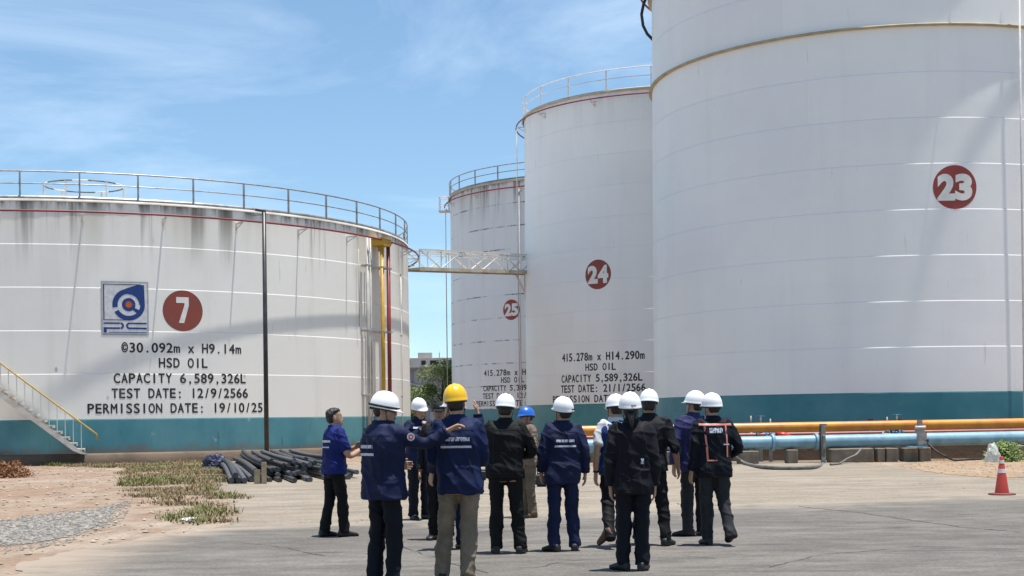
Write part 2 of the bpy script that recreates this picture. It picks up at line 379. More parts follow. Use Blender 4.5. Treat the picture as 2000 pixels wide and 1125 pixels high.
def arc(t, r, z, a0, a1, n):
    return [t.lp(a0 + (a1 - a0) * i / n, r, z) for i in range(n + 1)]
def plate_mesh(r, z0, z1, ang, thick, mat, segs=10):
    """one curved shell plate: outer face, top ledge and thin vertical edges, with exact radial normals"""
    g = 0.0008 / r; ch = min(0.035, 4.0 * thick); vs = []; fs = []; ns = []
    a0, a1 = -ang / 2 + g, ang / 2 - g; n = segs
    def row(rr, z, nrm):
        b = len(vs)
        for i in range(n + 1):
            a = a0 + (a1 - a0) * i / n; d = Vector((math.sin(a), -math.cos(a), 0))
            vs.append((rr * d.x, rr * d.y, z)); ns.append(tuple(d) if nrm is None else nrm)
        return b
    def strip(b0, b1):
        for i in range(n): fs.append((b0 + i, b0 + i + 1, b1 + i + 1, b1 + i))
    strip(row(r, z0, None), row(r, z1 - ch, None))
    b0 = row(r, z1 - ch, None); b1 = row(r - thick, z1, None); l = math.hypot(thick, ch)
    for q in range(b0, len(vs)): ns[q] = (ns[q][0] * ch / l, ns[q][1] * ch / l, thick / l)
    strip(b0, b1)
    for a, sg in ((a0, -1), (a1, 1)):
        b = len(vs); d = Vector((math.sin(a), -math.cos(a), 0)); tn = Vector((math.cos(a), math.sin(a), 0)) * sg
        for rr, z in ((r, z0), (r - thick, z0), (r - thick, z1), (r, z1 - ch)): vs.append((rr * d.x, rr * d.y, z)); ns.append(tuple(tn))
        fs.append((b, b + 1, b + 2, b + 3) if sg > 0 else (b + 3, b + 2, b + 1, b))
    me = bpy.data.meshes.new('shell_plate'); me.from_pydata(vs, [], fs)
    me.polygons.foreach_set('use_smooth', [True] * len(fs))
    me.normals_split_custom_set_from_vertices(ns); me.update(); me.materials.append(mat); return me
def build_shell(t, root, zs, mats, nplates, step, thick=0.03, phase=0.0):
    COURSES[t] = (zs, step)
    for i in range(len(zs) - 1):
        r = t.R + step * (len(zs) - 2 - i); ang = 2 * math.pi / nplates
        me = plate_mesh(r, zs[i] + 0.003, zs[i + 1], ang, max(step, 0.004), mats[i], max(16, int(330 / nplates)))
        for k in range(nplates):
            link('shell_plate', me, None, root, rz=phase + ang * (k + (0.5 if i % 2 else 0.0) + 0.13 * (i % 3)))
    c = MB(); c.lathe([(t.R - 0.02, zs[0]), (t.R - 0.02, zs[-1] - 0.01)], n=128, caps=False)
    c.build('shell_core', mats[-1], root)
def ring_rail(t, root, z, h, r, npost, mat, rt=0.028, phase=0.0, mid=True, toe=True):
    for k, zz in enumerate([z + h] + ([z + h * 0.55] if mid else [])):
        mb = MB(); mb.tube(arc(t, r, zz, 0, 2 * math.pi * 127 / 128, 127), rt * (1 if k == 0 else 0.75), 6, closed=True)
        mb.build('top_rail' if k == 0 else 'mid_rail', mat, root)
    pm = MB(); pm.bar((0, -r, z - 0.05), (0, -r, z + h), rt * 1.9, rt * 1.9); pme = pm.mesh('rail_post')
    for k in range(npost): link('rail_post', pme, mat, root, rz=phase + 2 * math.pi * k / npost)
    if toe:
        mb = MB(); mb.lathe([(r - 0.02, z - 0.02), (r + 0.01, z - 0.02), (r + 0.01, z + 0.10), (r - 0.02, z + 0.10)], n=128, caps=False)
        mb.loft([[t.lp(2 * math.pi * j / 128, rr, z + 0.10) for j in range(128)] for rr in (r - 0.02, r + 0.01)], caps=False)
        mb.build('kick_plate', mat, root)
def fire_ring(t, root, z, off, nb, mat, rt=0.04, phase=0.0, drop=0.10):
    r = t.R + off
    mb = MB(); mb.tube(arc(t, r, z, 0, 2 * math.pi * 159 / 160, 159), rt, 8, closed=True); mb.build('ring_pipe', mat, root)
    b = MB(); b.bar((0, -t.R + 0.05, z - rt - 0.03), (0, -r - 0.05, z - rt - 0.03), 0.05, 0.05)
    b.bar((0, -t.R + 0.05, z - 0.30), (0, -r + 0.06, z - rt - 0.05), 0.035, 0.035)
    b.box((0, -t.R - 0.008, z - 0.17), (0.09, 0.014, 0.30)); bme = b.mesh('pipe_bracket')
    for k in range(nb): link('pipe_bracket', bme, m_railw, root, rz=phase + 2 * math.pi * k / nb)
step_of = {}
# flat shapes wrapped on a shell: a list of 2D polygons (arc metres, z)
COURSES = {}
def shell_r(t, z):
    zs, step = COURSES[t]; i = 0
    while i < len(zs) - 2 and z > zs[i + 1] - 0.02: i += 1
    return t.R + step * (len(zs) - 2 - i)
def wrap_polys(t, polys, phi0, z0, r, name, mat, parent, maxlen=0.25, flat=None):
    bm = bmesh.new()
    for p in polys:
        try: bm.faces.new([bm.verts.new((q[0], q[1], q[2] if len(q) > 2 else 0)) for q in p])
        except ValueError: pass
    bmesh.ops.triangulate(bm, faces=bm.faces[:])
    for _ in range(6):
        es = [e for e in bm.edges if e.calc_length() > maxlen]
        if not es: break
        bmesh.ops.subdivide_edges(bm, edges=es, cuts=1); bmesh.ops.triangulate(bm, faces=bm.faces[:])
    for v in bm.verts:
        v.co = t.lp(phi0 + v.co.x / t.R, (shell_r(t, z0 + v.co.y) if flat is None else shell_r(t, flat)) + r - t.R + v.co.z, z0 + v.co.y)
    me = bpy.data.meshes.new(name); bm.to_mesh(me); bm.free()
    nsum = sum(((Vector(p.center).normalized() * Vector((1, 1, 0))).dot(p.normal)) * p.area for p in me.polygons)
    if nsum < 0: me.flip_normals()
    return link(name, me, mat, parent)
FONT_CACHE = {}
def glyph(ch, bold=0.0):
    """triangles of a letter from Blender's own built-in font, size 1"""
    k = (ch, bold)
    if k not in FONT_CACHE:
        cu = bpy.data.curves.new('glyph', 'FONT'); cu.body = ch; cu.size = 1.0; cu.offset = bold; cu.resolution_u = 4
        ob = bpy.data.objects.new('glyph', cu); COL.objects.link(ob)
        dg = bpy.context.evaluated_depsgraph_get(); me = bpy.data.meshes.new_from_object(ob.evaluated_get(dg))
        tr = [[(me.vertices[i].co.x, me.vertices[i].co.y) for i in p.vertices] for p in me.polygons]
        bpy.data.objects.remove(ob); bpy.data.curves.remove(cu); bpy.data.meshes.remove(me)
        FONT_CACHE[k] = tr
    return FONT_CACHE[k]
def text_polys(txt, width, height, bold=0.012, fill=0.80):
    """characters set on an even pitch (as stencilled), total width, cap height"""
    pitch = width / len(txt); out = []
    for i, ch in enumerate(txt):
        if ch == ' ': continue
        tr = glyph(ch)
        xs = [p[0] for q in tr for p in q]
        if not xs: continue
        w0, w1 = min(xs), max(xs); gw = (w1 - w0)
        sy = height / 0.72
        sx = min(sy * 1.0, pitch * fill / max(gw, 1e-3)) if ch not in '.,:1/Il' else sy * 0.9
        cx = (i + 0.5) * pitch - width / 2
        out.append([[(cx + (p[0] - (w0 + w1) / 2) * sx + ox * height, p[1] * sy + oy * height, lv * 0.0007) for p in q] for lv, (ox, oy) in enumerate(((0, 0), (.035, .0), (-.035, .0), (0, .03), (0, -.03))) for q in tr])
    return out
def lettering(t, root, txt, x0, x1, ybase, caph, r, mat):
    p0, z = t.phi_x(x0, ybase, r); p1, z1 = t.phi_x(x1, ybase, r)
    pm, zm = t.phi_x((x0 + x1) / 2, ybase, r)
    Y = t.cy - r * math.cos(pm)
    for pl in text_polys(txt, (p1 - p0) * r, caph * Y / F):
        wrap_polys(t, pl, (p0 + p1) / 2, zm, r, 'letter', mat, root, 0.5, zm)
def disc(t, root, x, y, rad_px, r, mat, digits, bold=0.055):
    ph, z = t.phi_x(x, y, r); Y = t.cy - r * math.cos(ph); rad = rad_px * Y / F
    d = wrap_polys(t, [[(rad * math.cos(a * math.pi / 24), rad * math.sin(a * math.pi / 24)) for a in range(48)]], ph, z, r, 'number_disc', mat, root, 0.12)
    if digits == '7':
        q = [(-.30, .53), (.22, .53), (.22, .20), (.02, -.48), (-.20, -.48), (.04, .22), (.04, .30), (-.30, .30)]
        wrap_polys(t, [[(a * rad * 1.2 + .03 * rad, b * rad * 1.25) for a, b in q]], ph, z, r + 0.004, 'numeral', m_numw, d)
    else:
        for k, ch in enumerate(digits):
            tr = glyph(ch, bold); xs = [p[0] for q in tr for p in q]; ys = [p[1] for q in tr for p in q]
            wd = rad * 0.80; hh = rad * 1.22; cx = (k - 0.5) * rad * 0.80
            pl = [[(cx + ((p[0] - min(xs)) / (max(xs) - min(xs)) - .5) * wd, ((p[1] - min(ys)) / (max(ys) - min(ys)) - .5) * hh) for p in q] for q in tr]
            wrap_polys(t, pl, ph, z, r + 0.004, 'numeral', m_numw, d)
    return d

# ---- tank 7: wide low tank on the left
T7 = Tank(-19.8, 66.1, 15.05); st7 = 0.010; step_of[T7] = st7 * 5
tank7 = tag(empty('storage_tank', (T7.cx, T7.cy, 0)), 'wide low white storage tank numbered 7 with logo, stained rim and outside stair', 'storage tank')
zs7 = [0.40, 1.63, 3.28, 4.84, 6.40, 7.95, 9.54]
mw7 = tank_mat('tank_white_stained', T7, (0.86, 0.835, 0.775), (0.80, 0.78, 0.735), 9.54, 0.75, 0.85, soft=0.16)
mt7 = teal_mat('tank_teal_base', T7, (0.05, 0.205, 0.255), (0.10, 0.295, 0.335))
build_shell(T7, tank7, zs7, [mt7] + [mw7] * 5, 12, st7, 0.05)
mb = MB(); mb.lathe([(15.6, 0.0), (15.6, 0.33), (15.45, 0.40), (14.5, 0.40)], n=128, caps=False); mb.build('foundation', m_found, tank7)
mb = MB(); mb.lathe([(15.09, 9.46), (15.09, 9.545), (14.9, 9.56), (8, 9.95), (0.05, 10.3)], n=128, caps=False); mb.build('roof', m_roof, tank7)
ring_rail(T7, tank7, 9.56, 0.98, 15.03, 46, m_rail, 0.030, R_(1.0))
fire_ring(T7, tank7, 9.05, 0.50, 33, m_redpipe, 0.038, R_(17.0))
r7 = T7.R + 0.003
for txt, x0, x1, yb, ch in (('©30.092m x H9.14m', 236, 471, 689, 19), ('HSD OIL', 309, 406, 718, 19), ('CAPACITY 6,589,326L', 221, 480, 748, 19),
                            ('TEST DATE: 12/9/2566', 217, 484, 777, 19), ('PERMISSION DATE: 19/10/25', 170, 513, 806, 19)):
    lettering(T7, tank7, txt, x0, x1, yb, ch, r7, m_black)
disc(T7, tank7, 357, 607, 40, r7, m_redpaint2, '7')
# the logo panel
m_logo_bg = M('logo_panel_white', (0.66, 0.66, 0.68), 0.5); m_logo_b = M('logo_blue', (0.012, 0.045, 0.20), 0.5); m_logo_o = M('logo_orange', (0.55, 0.10, 0.02), 0.5)
m_logo_g = M('logo_frame_grey', (0.40, 0.42, 0.46), 0.5)
ph, zc = T7.phi_x(244, 602, r7); Yl = T7.cy - r7 * math.cos(ph); k = Yl / F
def rect(x0, y0, x1, y1): return [(x0 * k, y0 * k), (x1 * k, y0 * k), (x1 * k, y1 * k), (x0 * k, y1 * k)]
ZL = zc - 1.1
lp = wrap_polys(T7, [rect(-45, -53, 45, 52)], ph, zc, r7 + 0.004, 'logo_panel', m_logo_g, tank7, 0.3, ZL)
wrap_polys(T7, [rect(-42, -49, 42, 49)], ph, zc, r7 + 0.008, 'panel_face', m_logo_bg, lp, 0.3, ZL)
fr = [rect(-41, -24, -39, 47), rect(-39, 45.4, 30, 47), rect(-39, -24, 10, -22.4)]
wrap_polys(T7, fr, ph, zc, r7 + 0.012, 'panel_border', m_black, lp, 0.3, ZL)
def band(cx, cy, r0, r1, a0, a1, n=22):
    o = []
    for i in range(n):
        b0 = R_(a0 + (a1 - a0) * i / n); b1 = R_(a0 + (a1 - a0) * (i + 1) / n)
        f0 = r1(i / n) if callable(r1) else r1; f1 = r1((i + 1) / n) if callable(r1) else r1
        o.append([((cx + r0 * math.cos(b0)) * k, (cy + r0 * math.sin(b0)) * k), ((cx + f0 * math.cos(b0)) * k, (cy + f0 * math.sin(b0)) * k),
                  ((cx + f1 * math.cos(b1)) * k, (cy + f1 * math.sin(b1)) * k), ((cx + r0 * math.cos(b1)) * k, (cy + r0 * math.sin(b1)) * k)])
    return o
dc = (7, 7)
drop = band(dc[0], dc[1], 22, 31, -152, 20) + band(dc[0], dc[1], 21, 31, 95, 192, 16) + band(dc[0], dc[1], 20, 31, 0, 95, 14)
drop.append([(dc[0] * k, (dc[1] + 27) * k), ((dc[0] + 12) * k, (dc[1] + 22) * k), ((dc[0] + 30.8) * k, (dc[1] + 2) * k), ((dc[0] + 29.5) * k, 46 * k), (22 * k, 45.5 * k), (2 * k, 38.5 * k), (-7 * k, 33 * k)])
drop += band(dc[0], dc[1], 0.01, 13, 0, 359, 30)
drop.append([((dc[0] + 7) * k, (dc[1] - 10) * k), ((dc[0] + 18) * k, (dc[1] - 19) * k), ((dc[0] + 23) * k, (dc[1] - 12) * k), ((dc[0] + 11) * k, (dc[1] - 6) * k)])
wrap_polys(T7, drop, ph, zc, r7 + 0.012, 'drop_emblem', m_logo_b, lp, 0.3, ZL)
wrap_polys(T7, [[((dc[0] + 6.4 * math.cos(a)) * k, (dc[1] + 6.4 * math.sin(a)) * k) for a in [i * math.pi / 12 for i in range(24)]]], ph, zc, r7 + 0.016, 'emblem_dot', m_logo_o, lp, 0.3, ZL)
pc = [rect(-41, -31, -10, -28), rect(-41, -41, -10, -37.5), rect(-41, -48, -35, -41), rect(-31, -48, 41, -46.4), rect(6, -31, 41, -28), rect(6, -41, 41, -37.5)]
pc += band(-9, -34.5, 3, 6.6, -90, 90, 10) + band(8, -34.5, 3, 6.6, 90, 270, 10)
wrap_polys(T7, pc, ph, zc, r7 + 0.012, 'emblem_letters', m_logo_b, lp, 0.3, ZL)
# hoop with white posts on the roof
mb = MB(); hc = local((T7.cx, T7.cy, 0), P(164, 364, 55.2))
rr = 1.48; pts = [hc + Vector((rr * math.cos(a), rr * math.sin(a), 0)) for a in [i * 2 * math.pi / 48 for i in range(48)]]
hoop = empty('roof_hatch_guard', parent=tank7)
m_dk = M('weathered_steel', (0.10, 0.085, 0.07), 0.6, (0.2, 0.17, 0.14), 4.0)
for i in range(16):
    s = [pts[(i * 3 + j) % 48] for j in range(4)]
    mb = MB(); mb.tube(s, 0.03, 6); mb.build('guard_rail', m_railw if i % 3 == 0 else m_dk, hoop)
for a in (20, 80, 140, 200, 260, 320):
    p = hc + Vector((rr * math.cos(R_(a)), rr * math.sin(R_(a)), 0)); mb = MB()
    mb.bar(p, (p.x, p.y, 9.62), 0.06); mb.build('guard_post', m_railw, hoop)
mb = MB(); mb.lathe([(0.35, 9.6), (0.35, 10.05), (0.45, 10.08), (0.45, 10.14), (0.02, 10.2)], (hc.x, hc.y, 0), 20); mb.build('hatch', m_railw, hoop)
# stair winding up to the left
stair = empty('stair', parent=tank7); NS = 34
m_tread = M('stair_paint', (0.62, 0.60, 0.55), 0.6, (0.45, 0.40, 0.33), 3.0); m_yrail = M('yellow_rail_paint', (0.50, 0.33, 0.06), 0.5, (0.38, 0.25, 0.06), 3.0)
ph0 = T7.phi_x(158, 870, 15.6)[0]; dphi = 0.262 / 15.6; rise = 0.212; ri, ro = T7.R + 0.20, T7.R + 1.0
tm = MB()
for a in (0,):
    tm.box((0, -(ri + ro) / 2, 0), (0.30, ro - ri, 0.045)); tm.box((0.135, -(ri + ro) / 2, -0.05), (0.03, ro - ri, 0.07))
tme = tm.mesh('tread'); bme = MB(); bme.bar((0.02, -ro, -0.05), (0.02, -ro, 0.95), 0.026); bmesh_b = bme.mesh('baluster')
for i in range(NS):
    a = ph0 - dphi * i; z = 0.57 + rise * i
    for nm, me, mt in (('tread', tme, m_tread), ('baluster', bmesh_b, m_railw)):
        q = link(nm, me, mt, stair, loc=(0, 0, z), rz=a)
for r2, nm in ((ri - 0.02, 'stringer'), (ro + 0.02, 'stringer')):
    mb = MB(); top = []; bot = []
    for i in range(-1, NS + 1):
        a = ph0 - dphi * i; z = 0.57 + rise * i; top.append(T7.lp(a, r2, max(z + 0.0, 0.41) - 0.06)); bot.append(T7.lp(a, r2, max(z - 0.26, 0.40)))
    n = len(top)
    th = 0.02
    t2 = [Vector((p.x, p.y, 0)).normalized() * (r2 + th) + Vector((0, 0, p.z)) for p in top]; b2 = [Vector((p.x, p.y, 0)).normalized() * (r2 + th) + Vector((0, 0, p.z)) for p in bot]
    mb.loft([[top[i], t2[i], b2[i], bot[i]] for i in range(n)], smooth=False); mb.build(nm, m_tread, stair)
mb = MB(); pts = [T7.lp(ph0 - dphi * i, ro, 0.57 + rise * i + 0.95) for i in range(-2, NS)]
pts = [T7.lp(ph0 + dphi * 2.05, ro, 0.57 + 0.95 - 2 * rise - 0.22)] + pts; mb.tube(pts, 0.030, 8); mb.build('handrail', m_yrail, stair)
# riser pipes on the right side of tank 7
m_yel = M('yellow_pipe_paint', (0.50, 0.30, 0.03), 0.45, (0.40, 0.24, 0.04), 3.0)
m_gpipe = M('grey_pipe_paint', (0.42, 0.41, 0.38), 0.5, (0.33, 0.32, 0.30), 3.0)
m_wpipe = M('white_pipe_paint', (0.66, 0.64, 0.60), 0.5, (0.55, 0.53, 0.49), 3.0)
def riser(x, ytop, off, rt, mat, zbot=0.3, name='riser_pipe'):
    ph, z = T7.phi_x(x, ytop, T7.R + off); mb = MB()
    mb.tube([T7.lp(ph, T7.R + off, zbot), T7.lp(ph, T7.R + off, z)], rt, 12); o = mb.build(name, mat, tank7)
    for zz in (2.5, 5.2, 7.9):
        c = MB(); c.bar(T7.lp(ph, T7.R + 0.05, zz), T7.lp(ph, T7.R + off + rt * 1.3, zz), rt * 2.8, 0.07); c.build('pipe_clamp', m_gpipe, o)
    return ph
riser(717, 462, 0.32, 0.07, m_gpipe); riser(723, 465, 0.30, 0.04, m_gpipe)
pa = riser(746, 486, 0.45, 0.085, m_yel); pb = riser(758, 480, 0.45, 0.085, m_redpipe)
riser(783, 540, 0.10, 0.02, m_wpipe)
# foam chamber box on top of the yellow riser
pz = T7.phi_x(744, 476, T7.R + 0.3)
mb = MB(); c = T7.lp(pz[0], T7.R + 0.30, pz[1] + 0.02)
mb.box(c, (0.75, 0.6, 0.26), pz[0]); mb.box(c + Vector((0, 0, 0.16)), (0.80, 0.66, 0.05), pz[0])
mb.tube([c, c + Vector((0, 0, -0.35))], 0.13, 12); mb.build('foam_chamber', m_yel, tank7)
# instrument conduit loops above the bridge
mb = MB(); pc_ = T7.phi_x(700, 470)[0]
for off_x, zz, ln in ((695, 8.55, 3.2), (715, 8.2, 0.6)):
    ph = T7.phi_x(off_x, 480)[0]
    mb.tube([T7.lp(ph, T7.R + 0.13, zz), T7.lp(ph, T7.R + 0.13, zz - ln)], 0.02, 6)
mb.build('conduit', m_gpipe, tank7)

# ---- tank 24: tall, behind
T24 = Tank(8.45, 74.3, 7.64); step_of[T24] = 0.05
tank24 = tag(empty('storage_tank', (T24.cx, T24.cy, 0)), 'tall white storage tank numbered 24 joined to the footbridge', 'storage tank')
zt24 = 16.86; n24 = 10; zs24 = [0.40, 2.12] + [2.12 + (zt24 - 2.12) * (i + 1) / n24 for i in range(n24)]
mw24 = tank_mat('tank_white_clean', T24, (0.86, 0.845, 0.82), (0.80, 0.79, 0.785), zt24, 0.08, 0.15, soft=0.08, patch=0.7)
mt24 = teal_mat('tank_teal_band', T24, (0.05, 0.20, 0.235), (0.07, 0.24, 0.265))
build_shell(T24, tank24, zs24, [mt24] + [mw24] * n24, 8, 0.005, 0.03)
mb = MB(); mb.lathe([(8.2, 0), (8.2, 0.36), (8.1, 0.40), (7.3, 0.40)], n=96, caps=False); mb.build('foundation', m_found, tank24)
m_curb = M('tank_curb_paint', (0.52, 0.47, 0.38), 0.6, (0.40, 0.35, 0.27), 2.0)
mb = MB(); mb.lathe([(7.72, zt24 - 0.08), (7.78, zt24 - 0.02), (7.75, zt24 + 0.03), (7.4, zt24 + 0.04), (0.05, zt24 + 0.8)], n=96, caps=False); mb.build('roof', m_curb, tank24)
ring_rail(T24, tank24, zt24 + 0.02, 0.95, 7.70, 22, m_railw, 0.026, R_(3.0), toe=False)
fire_ring(T24, tank24, zt24 - 0.36, 0.42, 14, m_redpipe, 0.035, R_(-9.0))
r24 = T24.R + 0.004
for txt, x0, x1, yb, ch in (('415.278m x H14.290m', 1099, 1260, 703, 16), ('HSD OIL', 1144, 1204, 723, 14), ('CAPACITY 5,589,326L', 1098, 1256, 745, 15),
                            ('TEST DATE: 21/1/2566', 1097, 1262, 765, 15), ('PERMISSION DATE: 19/1', 1081, 1258, 785, 14)):
    lettering(T24, tank24, txt, x0, x1, yb, ch, r24, m_black)
disc(T24, tank24, 1168, 536, 29, r24, m_redpaint2, '24')
for x, w2 in ((1011, 0.022), (1292, 0.03)):       # thin drain pipes down the shell
    ph, _ = T24.phi_x(x, 400, T24.R + 0.35 if x < 1100 else T24.R + 0.15); rr = T24.R + (0.40 if x < 1100 else 0.15); mb = MB()
    mb.tube([T24.lp(ph, rr, 0.4), T24.lp(ph, rr, zt24 - 0.4)], w2, 8); mb.build('drain_pipe', m_gpipe, tank24)

# ---- tank 25: tall, far
T25 = Tank(5.8, 102.0, 10.0); step_of[T25] = 0.05
tank25 = tag(empty('storage_tank', (T25.cx, T25.cy, 0)), 'tall white storage tank numbered 25 with rusty weld lines', 'storage tank')
zt25 = 17.05; zs25 = [0.40, 2.1] + [2.1 + (zt25 - 2.1) * (i + 1) / 10 for i in range(10)]
mw25 = tank_mat('tank_white_rusty', T25, (0.77, 0.765, 0.75), (0.70, 0.705, 0.71), zt25, 0.75, 0.75, seam=0.95, z1=2.1, dz=(zt25 - 2.1) / 10, soft=0.25)
mt25 = teal_mat('tank_teal_far', T25, (0.05, 0.17, 0.20), (0.07, 0.2, 0.22))
build_shell(T25, tank25, zs25, [mt25] + [mw25] * 10, 10, 0.005, 0.03)
mb = MB(); mb.lathe([(10.5, 0), (10.5, 0.36), (10.4, 0.40), (9.6, 0.40)], n=96, caps=False); mb.build('foundation', m_found, tank25)
mb = MB(); mb.lathe([(10.1, zt25 - 0.12), (10.16, zt25 - 0.02), (10.1, zt25 + 0.05), (9.7, zt25 + 0.06), (0.05, zt25 + 0.9)], n=96, caps=False); mb.build('roof', m_curb, tank25)
ring_rail(T25, tank25, zt25 + 0.04, 1.0, 10.06, 28, m_rail, 0.035, R_(-2.0))
fire_ring(T25, tank25, zt25 - 0.55, 0.40, 16, m_redpipe, 0.045, R_(-30.0))
r25 = T25.R + 0.004
for txt, x0, x1, yb, ch in (('415.278m x H4', 946, 1036, 733, 12), ('HSD OIL', 979, 1025, 747, 11), ('CAPACITY 5,389', 945, 1030, 763, 11),
                            ('TEST DATE: 12/', 944, 1030, 778, 11), ('PERMISSION DATE:', 931, 1030, 793, 11)):
    lettering(T25, tank25, txt, x0, x1, yb, ch, r25, m_black)
disc(T25, tank25, 999, 605, 20, r25, m_redpaint, '25')
pl = empty('gauge_platform', parent=tank25); ph = R_(-93)
mb = MB(); c = T25.lp(ph, T25.R + 0.45, zt25 - 0.75); mb.box(c, (0.9, 0.8, 0.06), ph); mb.build('platform_deck', m_wpipe, pl)
for dx in (-.4, .4):
    for dr in (0.15, 0.8):
        b = T25.lp(ph + dx / 10, T25.R + dr, zt25 - 0.75); mb = MB(); mb.bar(b, b + Vector((0, 0, 1.0)), 0.05); mb.build('platform_post', m_wpipe, pl)
for zz in (0.5, 1.0):
    mb = MB(); mb.tube([T25.lp(ph - .04, T25.R + .15, zt25 - .75 + zz), T25.lp(ph - .04, T25.R + .8, zt25 - .75 + zz), T25.lp(ph + .04, T25.R + .8, zt25 - .75 + zz), T25.lp(ph + .04, T25.R + .15, zt25 - .75 + zz)], 0.03, 6)
    mb.build('platform_rail', m_wpipe, pl)
for xx, off in ((878, 0.35), (1021, 0.2)):
    ph = R_(-88) if xx < 900 else T25.phi_x(xx - 3, 500)[0]
    mb = MB(); mb.tube([T25.lp(ph, T25.R + off, 0.3), T25.lp(ph, T25.R + off, zt25 - 0.6)], 0.035, 8); mb.build('drain_pipe', m_gpipe, tank25)

# ---- tank 23: nearest, biggest in view
T23 = Tank(14.6, 57.0, 8.8); step_of[T23] = 0.2
tank23 = tag(empty('storage_tank', (T23.cx, T23.cy, 0)), 'huge tall white storage tank numbered 23 with ochre stiffening ring', 'storage tank')
zs23 = [0.38, 2.2] + [2.2 + 1.54 * (i + 1) for i in range(8)] + [16.2, 17.8, 19.4]
mw23 = tank_mat('tank_white_repainted', T23, (0.86, 0.845, 0.82), (0.80, 0.79, 0.785), 19.4, 0.05, 0.1, soft=0.08, patch=0.8)
mt23 = teal_mat('tank_deep_teal', T23, (0.03, 0.175, 0.215), (0.04, 0.20, 0.24))
build_shell(T23, tank23, zs23, [mt23] + [mw23] * (len(zs23) - 2), 8, 0.010, 0.04, R_(10))
mb = MB(); mb.lathe([(9.55, 0), (9.55, 0.33), (9.45, 0.38), (8.5, 0.38)], n=96, caps=False); mb.build('foundation', m_found, tank23)
m_ochre = M('ochre_ring_paint', (0.44, 0.37, 0.24), 0.6, (0.32, 0.26, 0.16), 2.0)
for zz in (14.55, 18.3):
    mb = MB(); mb.lathe([(8.80, zz - 0.03), (8.97, zz - 0.04), (8.97, zz + 0.02), (8.78, zz + 0.03)], n=128, caps=False); mb.build('stiffening_ring', m_ochre, tank23)
mb = MB(); mb.lathe([(8.85, 19.35), (8.95, 19.4), (8.9, 19.46), (0.05, 20.3)], n=96, caps=False); mb.build('roof', m_curb, tank23)
ring_rail(T23, tank23, 19.45, 1.0, 8.85, 26, m_railw, 0.03)
fire_ring(T23, tank23, 18.75, 0.55, 14, m_redpipe, 0.045, R_(5))
r23 = T23.R + 0.004
disc(T23, tank23, 1864, 366, 43, r23, m_redpaint, '23', 0.06)
mb = MB(); hp = [P(1268, -20, 57.6), P(1257, 8, 57.6), P(1253, 28, 57.6), P(1256, 50, 57.6), P(1264, 66, 57.7), P(1279, 82, 57.8)]
mb.tube([local((T23.cx, T23.cy, 0), p) for p in hp], 0.06, 8); mb.build('cable_loop', m_cable, tank23)
ph = T23.phi_x(1981, 200)[0]
mb = MB(); mb.tube([T23.lp(ph, T23.R + 0.34, 0.5), T23.lp(ph, T23.R + 0.34, 19)], 0.035, 8); mb.build('drain_pipe', m_wpipe, tank23)

# ------------------------------------------------------------------ footbridge between tanks 7 and 24
A = T7.wp(R_(90), T7.R + 0.12, 0); A = P(806, 525, 66.9); B = P(1040, 530, 74.6)
A.z = 8.52; B.z = 9.05
br = tag(empty('footbridge', (A.x, A.y, A.z)), 'white steel truss footbridge linking tank 7 to tank 24', 'footbridge')
d = (B - A); Lb = d.length; d.normalize(); sd = Vector((d.y, -d.x, 0)).normalized()
m_truss = M('truss_white_paint', (0.70, 0.69, 0.66), 0.5, (0.58, 0.55, 0.49), 3.0); m_deck = M('deck_paint', (0.55, 0.50, 0.40), 0.6, (0.38, 0.31, 0.22), 1.5)
mb = MB(); mb.bar(Vector((0, 0, 0)), d * Lb, 0.85, 0.06); mb.build('deck', m_deck, br)
H = 0.86
for s in (-1, 1):
    o2 = sd * 0.42 * s
    mb = MB(); mb.bar(o2 + Vector((0, 0, -0.04)), o2 + d * Lb + Vector((0, 0, -0.04)), 0.09, 0.16); mb.build('bottom_chord', m_deck, br)
    mb = MB(); mb.bar(o2 + Vector((0, 0, H)), o2 + d * Lb + Vector((0, 0, H)), 0.07, 0.07); mb.build('top_chord', m_truss, br)
    mb = MB(); mb.bar(o2 + Vector((0, 0, H * .78)), o2 + d * Lb + Vector((0, 0, H * .78)), 0.035, 0.035); mb.build('mid_rail', m_truss, br)
    nb = 6
    for i in range(nb + 1):
        p = o2 + d * (Lb * i / nb); mb = MB(); mb.bar(p, p + Vector((0, 0, H)), 0.06); mb.build('upright', m_truss, br)
        if i < nb:
            q = o2 + d * (Lb * (i + 1) / nb); mb = MB()
            if i % 2 == 0: mb.bar(p + Vector((0, 0, H)), q, 0.05)
            else: mb.bar(p, q + Vector((0, 0, H)), 0.05)
            mb.build('diagonal', m_truss, br)
e = d * Lb
for s in (-1, 1):
    mb = MB(); mb.bar(e - d * 1.0 + sd * .35 * s + Vector((0, 0, -.1)), e + d * 0.02 + sd * .35 * s + Vector((0, 0, -1.35)), 0.08); mb.build('support_strut', m_truss, br)
mb = MB(); mb.bar(e - d * 0.15 + Vector((0, 0, -1.4)), e - d * 0.15 + Vector((0, 0, 0)), 0.09, 0.7); mb.build('support_plate', m_truss, br)

